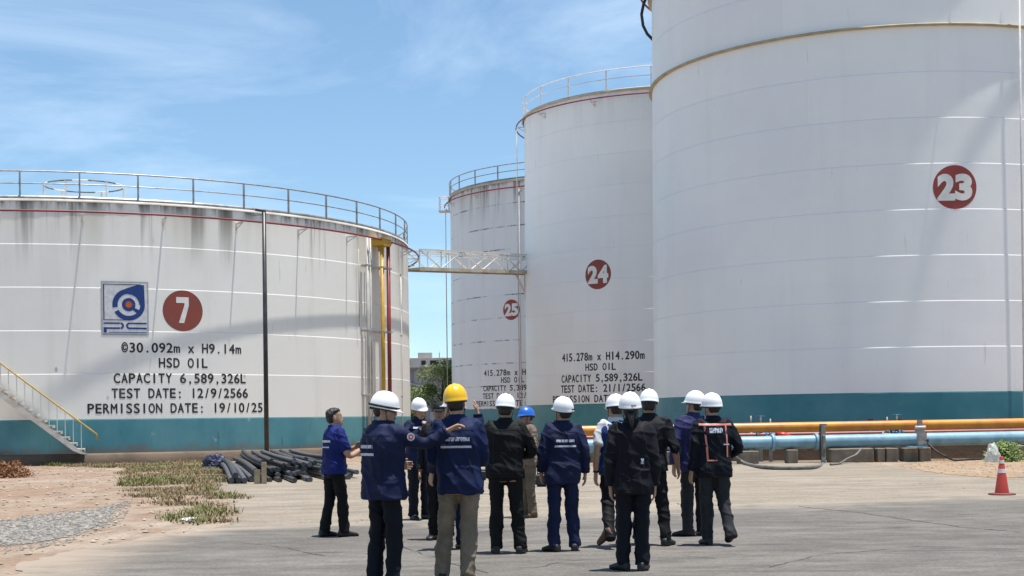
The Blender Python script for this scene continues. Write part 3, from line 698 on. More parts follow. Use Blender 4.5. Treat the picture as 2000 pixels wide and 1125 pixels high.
# ------------------------------------------------------------------ black lamp post in front of tank 7
b = P(521, 880, 49.2); b.z = 0
lpst = tag(empty('lamp_post', b), 'tall slim black lamp post in front of tank 7', 'lamp post')
m_post = M('black_post_paint', (0.025, 0.025, 0.028), 0.4, (0.05, 0.05, 0.05), 3.0)
ht = P(518, 412, 49.2).z
mb = MB(); mb.tube([(0, 0, 0), (0, 0, ht)], [0.085, 0.07], 12); mb.build('pole', m_post, lpst)
mb = MB(); mb.box((0, 0, 0.02), (0.4, 0.4, 0.04)); mb.build('base_plate', m_post, lpst)
mb = MB(); mb.bar((0.05, 0, ht - 0.02), (-0.28, -0.1, ht + 0.03), 0.12, 0.07); mb.build('lamp_head', m_post, lpst)
mb = MB(); mb.bar((0, 0, ht - 0.13), (-0.62, 0, ht - 0.16), 0.045, 0.04); mb.build('lamp_arm', m_rail, lpst)

# ------------------------------------------------------------------ pipelines in front of tank 23
m_ypl = M('yellow_orange_pipe', (0.62, 0.245, 0.03), 0.36, (0.50, 0.16, 0.025), 2.5, spec=0.5)
m_bpl = M('sky_blue_pipe', (0.20, 0.355, 0.44), 0.45, (0.13, 0.25, 0.32), 2.5, spec=0.5)
m_ppl = M('pink_red_pipe', (0.40, 0.14, 0.12), 0.5, (0.30, 0.11, 0.10), 1.5)
m_valb = M('valve_blue', (0.03, 0.13, 0.28), 0.4); m_valr = M('valve_red', (0.45, 0.03, 0.02), 0.4)
m_galv = M('galvanised_steel', (0.34, 0.33, 0.31), 0.5, (0.2, 0.19, 0.17), 5.0, metal=0.4)
m_block = M('support_concrete', (0.20, 0.165, 0.125), 0.9, (0.12, 0.095, 0.07), 2.5, bump=0.5, bscale=12, bdist=0.02)
def flange(mb, p, d, r, th=0.05):
    p = Vector(p); mb.tube([p - d * th, p + d * th], r, 16)
def pipeline(name, a, b, r, mat, label, flanges=(), cat='pipeline'):
    o = tag(empty(name, a), label, cat); a = Vector(a); b = Vector(b); d = (b - a).normalized()
    mb = MB(); n = 60
    mb.tube([d * ((b - a).length * i / n) for i in range(n + 1)], r, 16); mb.build('pipe_run', mat, o)
    for x in flanges:
        q = a + (b - a) * ((x - a.x) / (b.x - a.x)); fb = MB(); flange(fb, q - a, d, r * 1.28); fb.build('flange', mat, o)
    return o
ya, yb = P(1090, 842, 44.6), P(2120, 824, 46.2)
yb = ya + (yb - ya) * 2.2
ypl = pipeline('yellow_pipeline', ya, yb, 0.150, m_ypl, 'long yellow orange pipeline running above the blue one before tank 23', (P(1330, 838, 44.9).x,))
ba, bb = P(1070, 873, 43.6), P(2120, 852, 45.4)
bb = ba + (bb - ba) * 2.2
bpl = pipeline('blue_pipeline', ba, bb, 0.205, m_bpl, 'thick sky blue pipeline lying on concrete blocks before tank 23', (P(1512, 868, 44).x, P(1600, 866, 44).x))
pa_, pb_ = P(1080, 856, 45.4), P(2120, 838, 46.5)
pb_ = pa_ + (pb_ - pa_) * 2.2
ppl = pipeline('pink_pipeline', pa_, pb_, 0.055, m_ppl, 'thin pinkish red pipe between the yellow and blue pipelines')
# concrete blocks that carry the pipes
def block(x, wpx, htop, Y, depth=0.6, name='support_block', label='squat weathered concrete block carrying the blue pipeline'):
    p = P(x, 880, Y); w2 = wpx * Y / F
    bm = bmesh.new(); bmesh.ops.create_cube(bm, size=1.0)
    bmesh.ops.scale(bm, vec=(w2, depth, htop), verts=bm.verts); bmesh.ops.bevel(bm, geom=bm.edges[:], offset=0.02, segments=1, affect='EDGES')
    for v in bm.verts: v.co += noise.noise_vector(Vector((v.co.x * 3 + x, v.co.y * 3, v.co.z * 3))) * 0.012; v.co.z += htop / 2
    me = bpy.data.meshes.new(name); bm.to_mesh(me); bm.free()
    return tag(link(name, me, m_block, None, (p.x, Y, 0)), label, 'concrete block', 'concrete blocks under the pipelines')
BL = ['concrete block under the blue pipeline behind the blue vest person', 'concrete block under the blue pipeline behind the striding black shirt person', 'concrete block under the blue pipeline behind the indigo jacket person', 'concrete block where the grey hose leaves the blue pipeline', 'narrow concrete block below the red hydrant elbow', 'widest concrete block, just past the galvanised post', 'thinnest concrete block, next to the widest one', 'concrete block between the thinnest block and the shoe plate', 'concrete block under the shoe plate of the clamp stand', 'concrete block right under the clamp stand post', 'concrete block under the blue pipeline behind the leafy weed']
for x, wpx, h in ((1205, 34, 0.42), (1300, 26, 0.42), (1365, 24, 0.42), (1460, 38, 0.40), (1545, 20, 0.42), (1660, 84, 0.43), (1716, 14, 0.43), (1738, 22, 0.43), (1774, 26, 0.43), (1802, 22, 0.43), (1990, 24, 0.45)):
    block(x, wpx, h, P(x, 868, 44.1).y + (x - 1500) * 0.0013, label=BL.pop(0))
# post with the blue pipe shoe and the clamp stand
def stand(x, ytop, Y, label, parts):
    p = P(x, 880, Y); p.z = 0; o = tag(empty('pipe_stand', p), label, 'pipe stand'); parts(o, P(x, ytop, Y).z); return o
def stand_a(o, zt):
    mb = MB(); mb.bar((0, 0, 0.0), (0, 0, zt), 0.16, 0.12); mb.build('post', m_galv, o)
    mb = MB(); mb.bar((-0.09, 0.02, zt - 0.02), (0.10, 0.02, zt - 0.02), 0.16, 0.06); mb.build('post_cap', m_galv, o)
    mb = MB(); mb.bar((-0.10, -0.02, 0.1), (-0.10, -0.02, zt - 0.05), 0.04, 0.04); mb.build('conduit', m_post, o)
stand(1608, 828, 43.75, 'slim galvanised post standing before the pipes with hose at its foot', stand_a)
def stand_b(o, zt):
    mb = MB(); mb.bar((0, 0, 0.40), (0, 0, zt), 0.15, 0.13); mb.build('post', m_galv, o)
    mb = MB(); mb.box((0, 0, 0.95), (0.24, 0.2, 0.16)); mb.box((0.05, -0.02, 0.72), (0.26, 0.2, 0.34)); mb.build('clamp_body', m_galv, o)
    mb = MB(); mb.tube([(-0.16, -0.05, 1.06), (0.16, -0.05, 1.06)], 0.05, 10); mb.build('clamp_bolt', m_wpipe, o)
    mb = MB(); mb.box((-0.1, 0, 0.46), (0.55, 0.4, 0.035)); mb.build('shoe_plate', m_bpl, o)
    mb = MB(); mb.tube([(0.12, -0.06, 0.66), (0.24, -0.08, 0.66)], 0.06, 10); mb.build('drain_plug', m_post, o)
stand(1797, 820, 43.95, 'galvanised clamp stand with shoe plate holding yellow and blue pipes', stand_b)
# valves behind the pipes
def valve(x, y, Y, mat, label, wheel=True, sc=1.0):
    p = P(x, y, Y); o = tag(empty('gate_valve', p), label, 'valve', 'valves on the pipe rack')
    mb = MB(); mb.tube([(-0.16 * sc, 0, 0), (0.16 * sc, 0, 0)], 0.11 * sc, 14); flange(mb, (-0.16 * sc, 0, 0), Vector((1, 0, 0)), 0.15 * sc, 0.02); flange(mb, (0.16 * sc, 0, 0), Vector((1, 0, 0)), 0.15 * sc, 0.02)
    mb.lathe([(0.07 * sc, 0.05), (0.06 * sc, 0.20 * sc), (0.03 * sc, 0.24 * sc)], n=12); mb.build('valve_body', mat, o)
    mb = MB(); mb.tube([(0, 0, 0.2 * sc), (0, 0, 0.62)], 0.025, 8); mb.build('valve_stem', m_galv, o)
    if wheel:
        mb = MB(); mb.tube([(0.13 * math.cos(a), 0.13 * math.sin(a), 0.62) for a in [i * math.pi / 8 for i in range(16)]], 0.018, 6, closed=True)
        mb.bar((-.13, 0, .62), (.13, 0, .62), .025); mb.bar((0, -.13, .62), (0, .13, .62), .025); mb.build('hand_wheel', m_valb, o)
    mb = MB(); mb.bar((0, 0, -0.08), (0, 0, -p.z), 0.10); mb.build('valve_leg', m_galv, o)
    return o
valve(1467, 850, 45.9, m_post, 'black gate valve beside two blue valves behind the pipelines', False)
valve(1486, 851, 45.9, m_valb, 'blue gate valve with hand wheel between black and blue valves')
valve(1505, 856, 45.6, m_valb, 'small blue valve next to the red hydrant elbow', False, 0.8)
valve(1752, 848, 46.0, m_valb, 'blue gate valve beside the tall stem valve near clamp stand', True)
valve(1733, 852, 46.0, m_galv, 'grey bolted valve body behind yellow pipeline near clamp stand', False)
p = P(1535, 856, 45.7)
o = tag(empty('hydrant_elbow', p), 'bright red hydrant elbow poking up between the pipelines', 'hydrant')
mb = MB(); mb.tube([(-0.28, 0, 0.10), (-0.05, 0, 0.08), (0.14, 0, 0.0), (0.2, 0, -0.2)], [0.12, 0.12, 0.10, 0.09], 12); mb.build('elbow', m_valr, o)
mb = MB(); flange(mb, (-0.28, 0, 0.1), Vector((1, 0, 0.1)).normalized(), 0.16, 0.02); mb.build('flange', m_valr, o)
mb = MB(); mb.bar((0.2, 0, -0.15), (0.2, 0, -p.z), 0.12); mb.build('standpipe', m_valr, o)
for x, nm in ((1700, 'thin teal vent pipe behind the yellow pipeline'), (1755, 'brown vent pipe with black cap behind the yellow pipeline')):
    p = P(x, 826, 46.15); p.z = 0.0; o = tag(empty('vent_pipe', p), nm, 'vent pipe'); z1 = P(x, 820, 46.15).z
    mb = MB(); mb.tube([(0, 0, 0), (0, 0, z1)], 0.05 if x > 1720 else 0.03, 8); mb.build('pipe', m_ochre if x > 1720 else mt23, o)
    mb = MB(); mb.box((0, 0, z1), (0.16, 0.1, 0.06)); mb.build('cap', m_post, o)
# hoses on the yard
m_hose = M('grey_hose', (0.17, 0.16, 0.14), 0.6, (0.09, 0.085, 0.08), 6.0)
def smooth_path(pts, n=8):
    o = []; k = len(pts)
    for i in range(k - 1):
        p0, p1, p2, p3 = pts[max(i - 1, 0)], pts[i], pts[i + 1], pts[min(i + 2, k - 1)]
        for j in range(n):
            t = j / n; o.append(0.5 * ((2 * p1) + (p2 - p0) * t + (2 * p0 - 5 * p1 + 4 * p2 - p3) * t * t + (3 * p1 - p0 - 3 * p2 + p3) * t ** 3))
    return o + [pts[-1]]
hp = [P(1405, 872, 43.2), P(1432, 890, 43.1), P(1455, 905, 43.0), G(1490, 912, 0.06), G(1540, 914, 0.06), G(1590, 912, 0.06), P(1607, 906, 43.5), P(1609, 880, 43.55), P(1609, 850, 43.6)]
mb = MB(); mb.tube(smooth_path(hp), 0.055, 10); tag(mb.build('hose', m_hose), 'thick grey hose drooping to the concrete and up the galvanised post', 'hose')
hp = [P(1682, 876, 43.7), P(1672, 888, 43.5), P(1655, 896, 43.3), G(1640, 905, 0.04), G(1622, 907, 0.04)]
mb = MB(); mb.tube(smooth_path(hp), 0.032, 8); tag(mb.build('hose', m_hose), 'short thin hose curling under the blue pipeline by the galvanised post', 'hose')
hp = [P(1812, 866, 43.9), P(1830, 882, 43.6), P(1848, 892, 43.3), G(1865, 899, 0.04), G(1900, 897, 0.04), G(1940, 896, 0.04)]
mb = MB(); mb.tube(smooth_path(hp), 0.03, 8); tag(mb.build('hose', m_cable), 'thin black hose running from the clamp stand to sandy ground', 'hose')
# low brown bund wall behind the pipes
bw = tag(empty('bund_wall', (0, 0, 0)), 'low brown stained bund wall behind the pipelines at tank 23', 'wall')
xs = [P(x, 880, 46.6) for x in (1120, 1260, 1400, 1540, 1680, 1820, 1960, 2120, 2280)]
for i in range(len(xs) - 1):
    mb = MB(); a, b2 = xs[i], xs[i + 1]; mb.box(((a.x + b2.x) / 2, 46.7, 0.27), (b2.x - a.x - 0.012, 0.16, 0.54)); mb.build('wall_panel', m_found, bw)

# ------------------------------------------------------------------ traffic cone
p = G(1957, 967); cone = tag(empty('traffic_cone', p), 'faded red traffic cone with two white bands on the concrete', 'traffic cone')
m_cone = M('cone_red', (0.42, 0.045, 0.03), 0.55, (0.34, 0.04, 0.03), 6.0); m_cband = M('cone_band', (0.66, 0.60, 0.57), 0.5, (0.55, 0.48, 0.45), 8.0); m_cbase = M('cone_base', (0.20, 0.05, 0.04), 0.7, (0.12, 0.05, 0.045), 6.0)
mb = MB(); mb.lathe([(0.0, .0), (.235, 0.0), (.24, .012), (.235, .035), (.15, .04), (0.0, .04)], n=8, caps=False); q = mb.build('cone_base', m_cbase, cone, rz=R_(22.5))
prof = [(.128, .036), (.122, .07), (.030, .69), (.024, .70), (.020, .685), (.115, .05)]
mb = MB(); mb.lathe(prof, n=28, caps=False); mb.build('cone_body', m_cone, cone)
def cr(z): return .122 + (.030 - .122) * (z - .07) / .62
for z0, z1 in ((.40, .475), (.57, .63)):
    mb = MB(); mb.lathe([(cr(z0) + .003, z0), (cr(z1) + .003, z1)], n=28, caps=False); mb.build('reflective_band', m_cband, cone)

# ------------------------------------------------------------------ pile of black pipes
m_pipe = [M('black_plastic_pipe_%d' % i, c, 0.45, tuple(v * 1.8 for v in c), 4.0, spec=0.5) for i, c in enumerate(((0.022, 0.023, 0.027), (0.055, 0.057, 0.066), (0.035, 0.034, 0.030)))]
m_pipein = M('pipe_bore', (0.008, 0.008, 0.008), 0.9)
def pipe_mesh(a, b, r, bow, bore=True):
    a, b = Vector(a), Vector(b); mb = MB(); n = 12
    pts = [a.lerp(b, i / n) + Vector((0, 0, bow * math.sin(math.pi * i / n))) for i in range(n + 1)]
    d = (pts[1] - pts[0]).normalized()
    mb.tube(pts, r, 12, caps=False)
    mb.tube([pts[-1], pts[-1] - (pts[-1] - pts[-2]).normalized() * 0.25], r * 0.86, 12, caps=True)
    mb.tube([pts[0], pts[0] + d * 0.25], r * 0.86, 12, caps=True)
    # ring faces closing the wall thickness at both ends
    for e, dd in ((pts[0], d), (pts[-1], (pts[-1] - pts[-2]).normalized())):
        u = dd.cross(Vector((0, 0, 1))).normalized(); v = dd.cross(u)
        mb.loft([[e + (u * math.cos(j * math.pi / 6) + v * math.sin(j * math.pi / 6)) * rr for j in range(12)] for rr in (r, r * 0.86)], caps=False, smooth=False)
    return mb
rnd = random.Random(11)
GRP = 'black pipes heaped beside the grass'
def lay(p0, p1, r, z, lab, bow=0.0):
    a, b = p0.copy(), p1.copy(); a.z = z; b.z = z * rnd.uniform(.9, 1.0)
    c = (a + b) / 2; c.z = 0
    o = pipe_mesh(a - c, b - c, r, bow).build('plastic_pipe', rnd.choice(m_pipe), None, c); tag(o, lab, 'pipe', GRP)
lab_main = 'long black plastic pipe slanting across the heap beside the grass'
r = 0.06
for layer, (cnt, z, x0, x1) in enumerate(((18, 0.065, 520, 672), (16, 0.175, 515, 666), (13, 0.28, 512, 655), (10, 0.385, 512, 640), (6, 0.49, 515, 600))):
    for i in range(cnt):
        t = i / (cnt - 1)
        far = P(x0 - 40 + 92 * t, 880, 47.5 + rnd.uniform(-.5, .5)); near = P(x0 + 10 + (x1 - x0 + 20) * t, 930, 34.6 + 2.2 * t + rnd.uniform(-.9, .9) + .5 * layer); near.x += rnd.uniform(-.25, .25)
        lay(far, near, r * rnd.uniform(.85, 1.1), z + rnd.uniform(-.01, .02), 'black plastic pipe in the %s layer of the long slanting heap' % ('bottom', 'second', 'third', 'fourth', 'topmost')[layer], -rnd.uniform(0, .05))
for i, (xf, xn, z) in enumerate(((432, 452, .09), (437, 466, .09), (443, 478, .09), (436, 460, .22))):
    lay(P(xf, 885, 47.0), P(xn, 930, 34.2), 0.07, z, 'grey black pipe bent over timber in the small stack at heap end', 0.12)
for i, (xf, xn, z) in enumerate(((450, 492, .10), (462, 505, .10), (470, 516, .11), (458, 500, .27))):
    lay(P(xf, 885, 47.2), P(xn, 930, 35.0), 0.075, z, 'olive black pipe between the small stack and the main heap', 0.05)
m_wood = M('raw_timber', (0.33, 0.26, 0.17), 0.85, (0.22, 0.17, 0.11), 8.0)
for i, (x, h, w2) in enumerate(((503, 0.34, 0.14), (516, 0.52, 0.12))):
    p = P(x, 945, 34.0); p.z = 0; mb = MB(); mb.box((0, 0, h / 2), (w2, 0.10, h), rz=0.2 * i)
    tag(mb.build('timber_stake', m_wood, None, p), ('shorter' if i == 0 else 'taller') + ' of two raw timber stakes propped upright against the black pipes', 'timber')
for i, (x, y, ln) in enumerate(((424, 923, 1.3), (428, 934, 1.2))):
    p = G(x, y); mb = MB(); mb.box((0, 0, 0.05), (ln, 0.12, 0.10), rz=0.1)
    tag(mb.build('timber_bearer', m_wood, None, p, 0.05), 'timber bearer lying flat under the bent grey pipes, %s one' % ('farther' if i == 0 else 'roadside'), 'timber')
# crumpled dark tarp by the pipes
def lump(name, c, dims, mat, seed, amp=0.25, sub=4):
    bm = bmesh.new(); bmesh.ops.create_icosphere(bm, subdivisions=sub, radius=1.0)
    for v in bm.verts:
        n = v.co.normalized(); k = 1 + amp * noise.noise(n * 1.7 + Vector((seed, 0, 0))) + amp * .6 * abs(noise.noise(n * 4.2 + Vector((0, seed, 0)))) + amp * .3 * noise.noise(n * 9)
        q = n * k; v.co = Vector((q.x * dims[0], q.y * dims[1], max(q.z, -0.25) * dims[2]))
    me = bpy.data.meshes.new(name); bm.to_mesh(me); bm.free()
    zmin = min(v.co.z for v in me.vertices)
    for v in me.vertices: v.co.z -= zmin
    return link(name, me, mat, None, c)
m_tarp = M('navy_tarp', (0.012, 0.016, 0.045), 0.5, (0.03, 0.035, 0.07), 5.0)
p = P(418, 895, 45.5); p.z = 0
tag(lump('tarpaulin', p, (0.42, 0.4, 0.34), m_tarp, 3.0, 0.35), 'crumpled navy tarpaulin bundle at the grass end of the pipe heap', 'tarpaulin')
# equipment bags standing on the concrete behind the people
m_bag = M('black_nylon', (0.012, 0.013, 0.018), 0.6)
for x, y, w2, h, lb in ((1058, 951, 0.30, 0.30, 'black equipment bag on the concrete behind the navy coverall person'), (944, 938, 0.22, 0.26, 'small black bag on the concrete beside the black jacket person')):
    p = G(x, y); o = tag(empty('equipment_bag', p), lb, 'bag')
    bm = bmesh.new(); bmesh.ops.create_cube(bm, size=1.0); bmesh.ops.scale(bm, vec=(w2, 0.2, h), verts=bm.verts); bmesh.ops.translate(bm, vec=(0, 0, h / 2), verts=bm.verts)
    bmesh.ops.bevel(bm, geom=bm.edges[:], offset=0.05, segments=3, affect='EDGES'); me = bpy.data.meshes.new('bag_body'); bm.to_mesh(me); bm.free(); link('bag_body', me, m_bag, o)
    mb = MB(); mb.tube([(-w2 * .3, 0, h - .01), (-w2 * .25, 0, h + .09), (w2 * .25, 0, h + .09), (w2 * .3, 0, h - .01)], 0.012, 6); mb.build('bag_handle', m_bag, o)

# ------------------------------------------------------------------ grass, weeds, stones
def leafmat(name, a, b, tr=0.25):
    n = NT(name); rn = n.add('ShaderNodeNewGeometry').outputs['Random Per Island']
    col = n.mix(rn, a, b); n.fin(col, 0.6, 0, 0.25)
    n.set(n.b.inputs['Transmission Weight'], 0.0); n.set(n.b.inputs['Subsurface Weight'], 0.0); return n.m
def in_poly(p, poly):
    c = False; j = len(poly) - 1
    for i in range(len(poly)):
        a, b = poly[i], poly[j]
        if (a.y > p.y) != (b.y > p.y) and p.x < (b.x - a.x) * (p.y - a.y) / (b.y - a.y) + a.x: c = not c
        j = i
    return c
def blades(mb, p, h, n, spread, rnd, wd=0.012):
    for _ in range(n):
        a = rnd.uniform(0, 6.28); d = Vector((math.cos(a), math.sin(a), 0)); s = Vector((-d.y, d.x, 0)) * wd * rnd.uniform(.6, 1.4)
        b = p + Vector((rnd.uniform(-spread, spread), rnd.uniform(-spread, spread), 0)); hh = h * rnd.uniform(.4, 1.15); l = hh * rnd.uniform(.3, 1.5)
        m1 = b + d * l * .35 + Vector((0, 0, hh * .65)); t1 = b + d * l + Vector((0, 0, hh))
        mb.add([b - s, b + s, m1 + s * .7, m1 - s * .7, t1], [(0, 1, 2, 3), (3, 2, 4)])
grass_a = [G(-80, 905), G(-80, 893), G(100, 893), G(250, 886), G(420, 884), G(440, 905), G(425, 930), G(440, 970), G(445, 1025), G(400, 1028), G(310, 1020), G(330, 990), G(270, 975), G(265, 940), G(240, 915), G(120, 912)]
rnd = random.Random(5)
gx0, gx1 = min(p.x for p in grass_a), max(p.x for p in grass_a); gy0, gy1 = min(p.y for p in grass_a), max(p.y for p in grass_a)
gmats = [leafmat('dry_grass', (0.25, 0.19, 0.105), (0.15, 0.118, 0.058)), leafmat('green_grass', (0.10, 0.118, 0.034), (0.175, 0.168, 0.062))]
gb = [MB(), MB()]; cnt = 0
while cnt < 15000:
    p = Vector((rnd.uniform(gx0, gx1), gy0 + (gy1 - gy0) * rnd.random() ** 0.9, 0))
    q = p + noise.noise_vector(Vector((p.x * .9, p.y * .6, 3))) * 0.65
    if not in_poly(q, grass_a): continue
    nn = noise.noise(Vector((p.x * .5, p.y * .35, 1))); cnt += 1
    if nn + 0.55 * noise.noise(Vector((p.x * 1.9, p.y * 1.1, 7))) < -0.13: continue
    k = 1 if nn + 0.5 * noise.noise(Vector((p.x * .8, p.y * .5, 20))) > 0.17 else 0
    blades(gb[k], p, (0.075 + 0.11 * max(0, nn)) * rnd.uniform(.4, 1.6), 9, 0.2, rnd, 0.010)
for k, nm in enumerate(('dry_grass', 'green_grass')):
    o = gb[k].build(nm, gmats[k]); tag(o, ('dry straw coloured grass on the dirt before tank 7' if k == 0 else 'patchy green grass on the dirt before tank 7'), 'grass', kind='stuff')
# low ground cover in the grass strip: tiny leaves close to the soil
mb = MB()
for _ in range(4200):
    p = Vector((rnd.uniform(gx0, gx1), rnd.uniform(gy0, gy1), 0))
    if in_poly(p + noise.noise_vector(Vector((p.x * .9, p.y * .6, 3))) * 0.7, grass_a) and noise.noise(Vector((p.x * .7, p.y * .5, 1))) > -0.1: blades(mb, p, 0.035, 7, 0.25, rnd, 0.02)
tag(mb.build('ground_cover', leafmat('ground_cover_leaf', (0.20, 0.17, 0.07), (0.13, 0.14, 0.05))), 'low weeds hugging the soil in the grass strip', 'weeds', kind='stuff')
# reddish dry bush at the far left
def bush(p, rx, rz, n, mat, label, seed, stemcol, leaf=0.05, name='shrub', cat='shrub'):
    rd = random.Random(seed); o = tag(empty(name, p), label, cat); mb = MB()
    for _ in range(n):
        a = rd.uniform(0, 6.28); ph = rd.uniform(-.1, 1.0); rr = rd.random() ** .45
        q = Vector((math.cos(a) * rx * rr * math.cos(ph * 1.4), math.sin(a) * rx * rr * math.cos(ph * 1.4), max(0.02, rz * rr * math.sin(ph * 1.5))))
        q *= 1 + .25 * noise.noise(q * 4 + Vector((seed, 0, 0)))
        d = Vector((rd.gauss(0, 1), rd.gauss(0, 1), rd.gauss(.3, .8))).normalized(); s = d.orthogonal().normalized() * leaf * rd.uniform(.25, .5)
        t = q + d * leaf * rd.uniform(1, 2.4); m2 = (q + t) / 2
        mb.add([q, m2 + s, t, m2 - s], [(0, 1, 2, 3)])
    mb.build('foliage', mat, o)
    st = MB()
    for _ in range(9):
        a = rd.uniform(0, 6.28); st.tube([(0, 0, 0), (math.cos(a) * rx * .3, math.sin(a) * rx * .3, rz * .45), (math.cos(a) * rx * .6, math.sin(a) * rx * .6, rz * .8)], [.012, .008, .004], 5)
    st.build('stems', M('shrub_stem', (0.10, 0.07, 0.045), .9), o)
    return o
bush(G(8, 933), 0.75, 0.42, 2600, leafmat('rusty_leaf', (0.22, 0.085, 0.03), (0.13, 0.06, 0.025)), 'rust brown dead bush on the dirt before the stair', 21, None, 0.05)
bush(P(1962, 905, 43.0) * Vector((1, 1, 0)), 0.52, 0.62, 1500, leafmat('weed_leaf', (0.10, 0.17, 0.035), (0.20, 0.24, 0.08)), 'green leafy weed growing behind the traffic cone', 22, None, 0.07)
m_film = NT('clear_plastic_film'); m_film.fin((0.75, 0.76, 0.74), 0.3, 0, 0.5); m_film.set(m_film.b.inputs['Alpha'], 0.5); m_film = m_film.m
p = P(1939, 905, 42.6); p.z = 0
tag(lump('plastic_sheet', p, (0.20, 0.18, 0.44), m_film, 8.0, 0.22), 'crumpled translucent plastic sheet caught on the weed', 'plastic sheet')
# stones
def stones(name, poly, n, smin, smax, mat, label, seed):
    rd = random.Random(seed); mb = MB(); x0, x1 = min(p.x for p in poly), max(p.x for p in poly); y0, y1 = min(p.y for p in poly), max(p.y for p in poly); k = 0
    while k < n:
        p = Vector((rd.uniform(x0, x1), rd.uniform(y0, y1), 0))
        if not in_poly(p, poly): continue
        k += 1; s = smin + (smax - smin) * rd.random() ** 3; a = rd.uniform(0, 3)
        vs = []
        for i, (x, y, z) in enumerate(((1, 0, .2), (0, 1, .2), (-1, 0, .2), (0, -1, .2), (.1, .1, 1), (0, 0, -.4))):
            x, y = x * math.cos(a) - y * math.sin(a), x * math.sin(a) + y * math.cos(a); j = rd.uniform(.7, 1.3)
            vs.append((p.x + x * s * j, p.y + y * s * j, .006 + z * s * .6 * j))
        mb.add(vs, [(0, 1, 4), (1, 2, 4), (2, 3, 4), (3, 0, 4), (1, 0, 5), (2, 1, 5), (3, 2, 5), (0, 3, 5)])
    tag(mb.build(name, mat), label, 'stones', kind='stuff')
m_st = leafmat('grey_stone', (0.27, 0.25, 0.22), (0.13, 0.122, 0.112)); m_st2 = leafmat('brown_stone', (0.42, 0.33, 0.25), (0.17, 0.14, 0.11))
gc = sum(gravel, Vector()) / len(gravel)
stones('gravel_stones', gravel, 3600, .008, .05, m_st, 'loose grey gravel stones beside the road', 1)
stones('spilled_gravel', [gc + (q - gc) * 1.35 for q in gravel], 2600, .006, .035, m_st, 'grey gravel stones spilling over the dirt round the gravel patch', 9)
dirt_poly = [G(-80, 900), G(440, 890), G(445, 1030), G(300, 1052), G(100, 1085), G(10, 1130), G(-80, 1130)]
stones('dirt_stones', dirt_poly, 3600, .008, .055, m_st2, 'scattered brown stones on the dirt verge', 2)
stones('road_edge_grit', [G(440, 1036), G(700, 1024), G(1450, 990), G(1460, 978), G(700, 1012), G(440, 1022)], 260, .006, .03, m_st2, 'grit along the edge between road and concrete', 3)
stones('sand_stones', sandp[:4] + [Vector((16, 44, 0)), Vector((13, 45.5, 0))], 900, .01, .05, m_st2, 'stones on the sandy soil by the pipes', 4)
stones('apron_grit', [G(1300, 905), G(1760, 905), G(1900, 960), G(1400, 985)], 60, .008, .03, m_st, 'grit on the pale concrete by the pipes', 6)
m_litter = M('pale_litter', (0.62, 0.62, 0.62), 0.7)
for i, (x, y, s, lb) in enumerate(((375, 1017, .16, 'broken pale concrete slab piece at the grass edge by the road'), (368, 892, .07, 'scrap of white paper in the grass near the tarpaulin'),
                               (274, 907, .08, 'scrap of white plastic in the dry grass before the logo'))):
    tag(lump('litter', G(x, y), (s, s * .7, s * .25), m_litter, i * 3.1, .4, 3), lb, 'litter')

# ------------------------------------------------------------------ trees and building seen between the tanks
Z0 = Vector((0, 0, 1))
def tree(p, h, rx, n, label, seed, la, lb, leaf=0.13):
    rd = random.Random(seed); o = tag(empty('broadleaf_tree', p), label, 'tree', 'trees between the tanks')
    bark = M('bark', (0.13, 0.10, 0.07), 0.95, (0.07, 0.055, 0.04), 6.0)
    tb = MB(); tb.tube([(0, 0, 0), (.05, 0, h * .25), (-.05, .03, h * .5), (0, 0, h * .8)], [.16, .12, .08, .03], 9); tr = tb.build('trunk', bark, o)
    clumps = []
    for i in range(16):
        a = rd.uniform(0, 6.28); zz = rd.uniform(.28, .95); rr = rx * rd.uniform(.25, .85) * math.sqrt(max(.05, 1 - ((zz - .5) / .55) ** 2))
        c = Vector((math.cos(a) * rr, math.sin(a) * rr, h * zz)); clumps.append((c, rx * rd.uniform(.25, .5)))
        lb_ = MB(); lb_.tube([(0, 0, h * zz * .55), (c * .6 + Vector((0, 0, h * zz * .15))), c], [.05, .03, .012], 6); lb_.build('limb', bark, tr)
    mb = MB()
    for _ in range(n):
        c, r2 = rd.choice(clumps); d = Vector((rd.gauss(0, 1), rd.gauss(0, 1), rd.gauss(0, 1))).normalized() * r2 * rd.random() ** .4
        d.z *= .75; q = c + d; ax = (Vector((rd.gauss(0, 1), rd.gauss(0, 1), rd.gauss(0, .6))) + d.normalized() * .8).normalized(); s = ax.cross(Z0).normalized(); s.rotate(Matrix.Rotation(rd.gauss(0, .7), 3, ax)); l = leaf * rd.uniform(.6, 1.4)
        t = q + ax * l; m2 = q + ax * l * .5
        mb.add([q, m2 + s * l * .3, t, m2 - s * l * .3], [(0, 1, 2, 3)])
    mb.build('crown', leafmat('leaf_%d' % seed, la, lb), o)
tree(Vector((-5.1, 106, 0)), 5.6, 2.1, 15000, 'tall bright green tree between tank 7 and tank 25', 31, (0.13, 0.20, 0.05), (0.26, 0.31, 0.09))
tree(Vector((-7.6, 104, 0)), 3.6, 1.7, 9000, 'lower green tree close to the edge of tank 7', 32, (0.12, 0.19, 0.045), (0.24, 0.29, 0.085))
tree(Vector((-3.0, 109, 0)), 5.8, 2.2, 9000, 'green tree half hidden behind tank 25', 33, (0.085, 0.145, 0.035), (0.18, 0.24, 0.06))
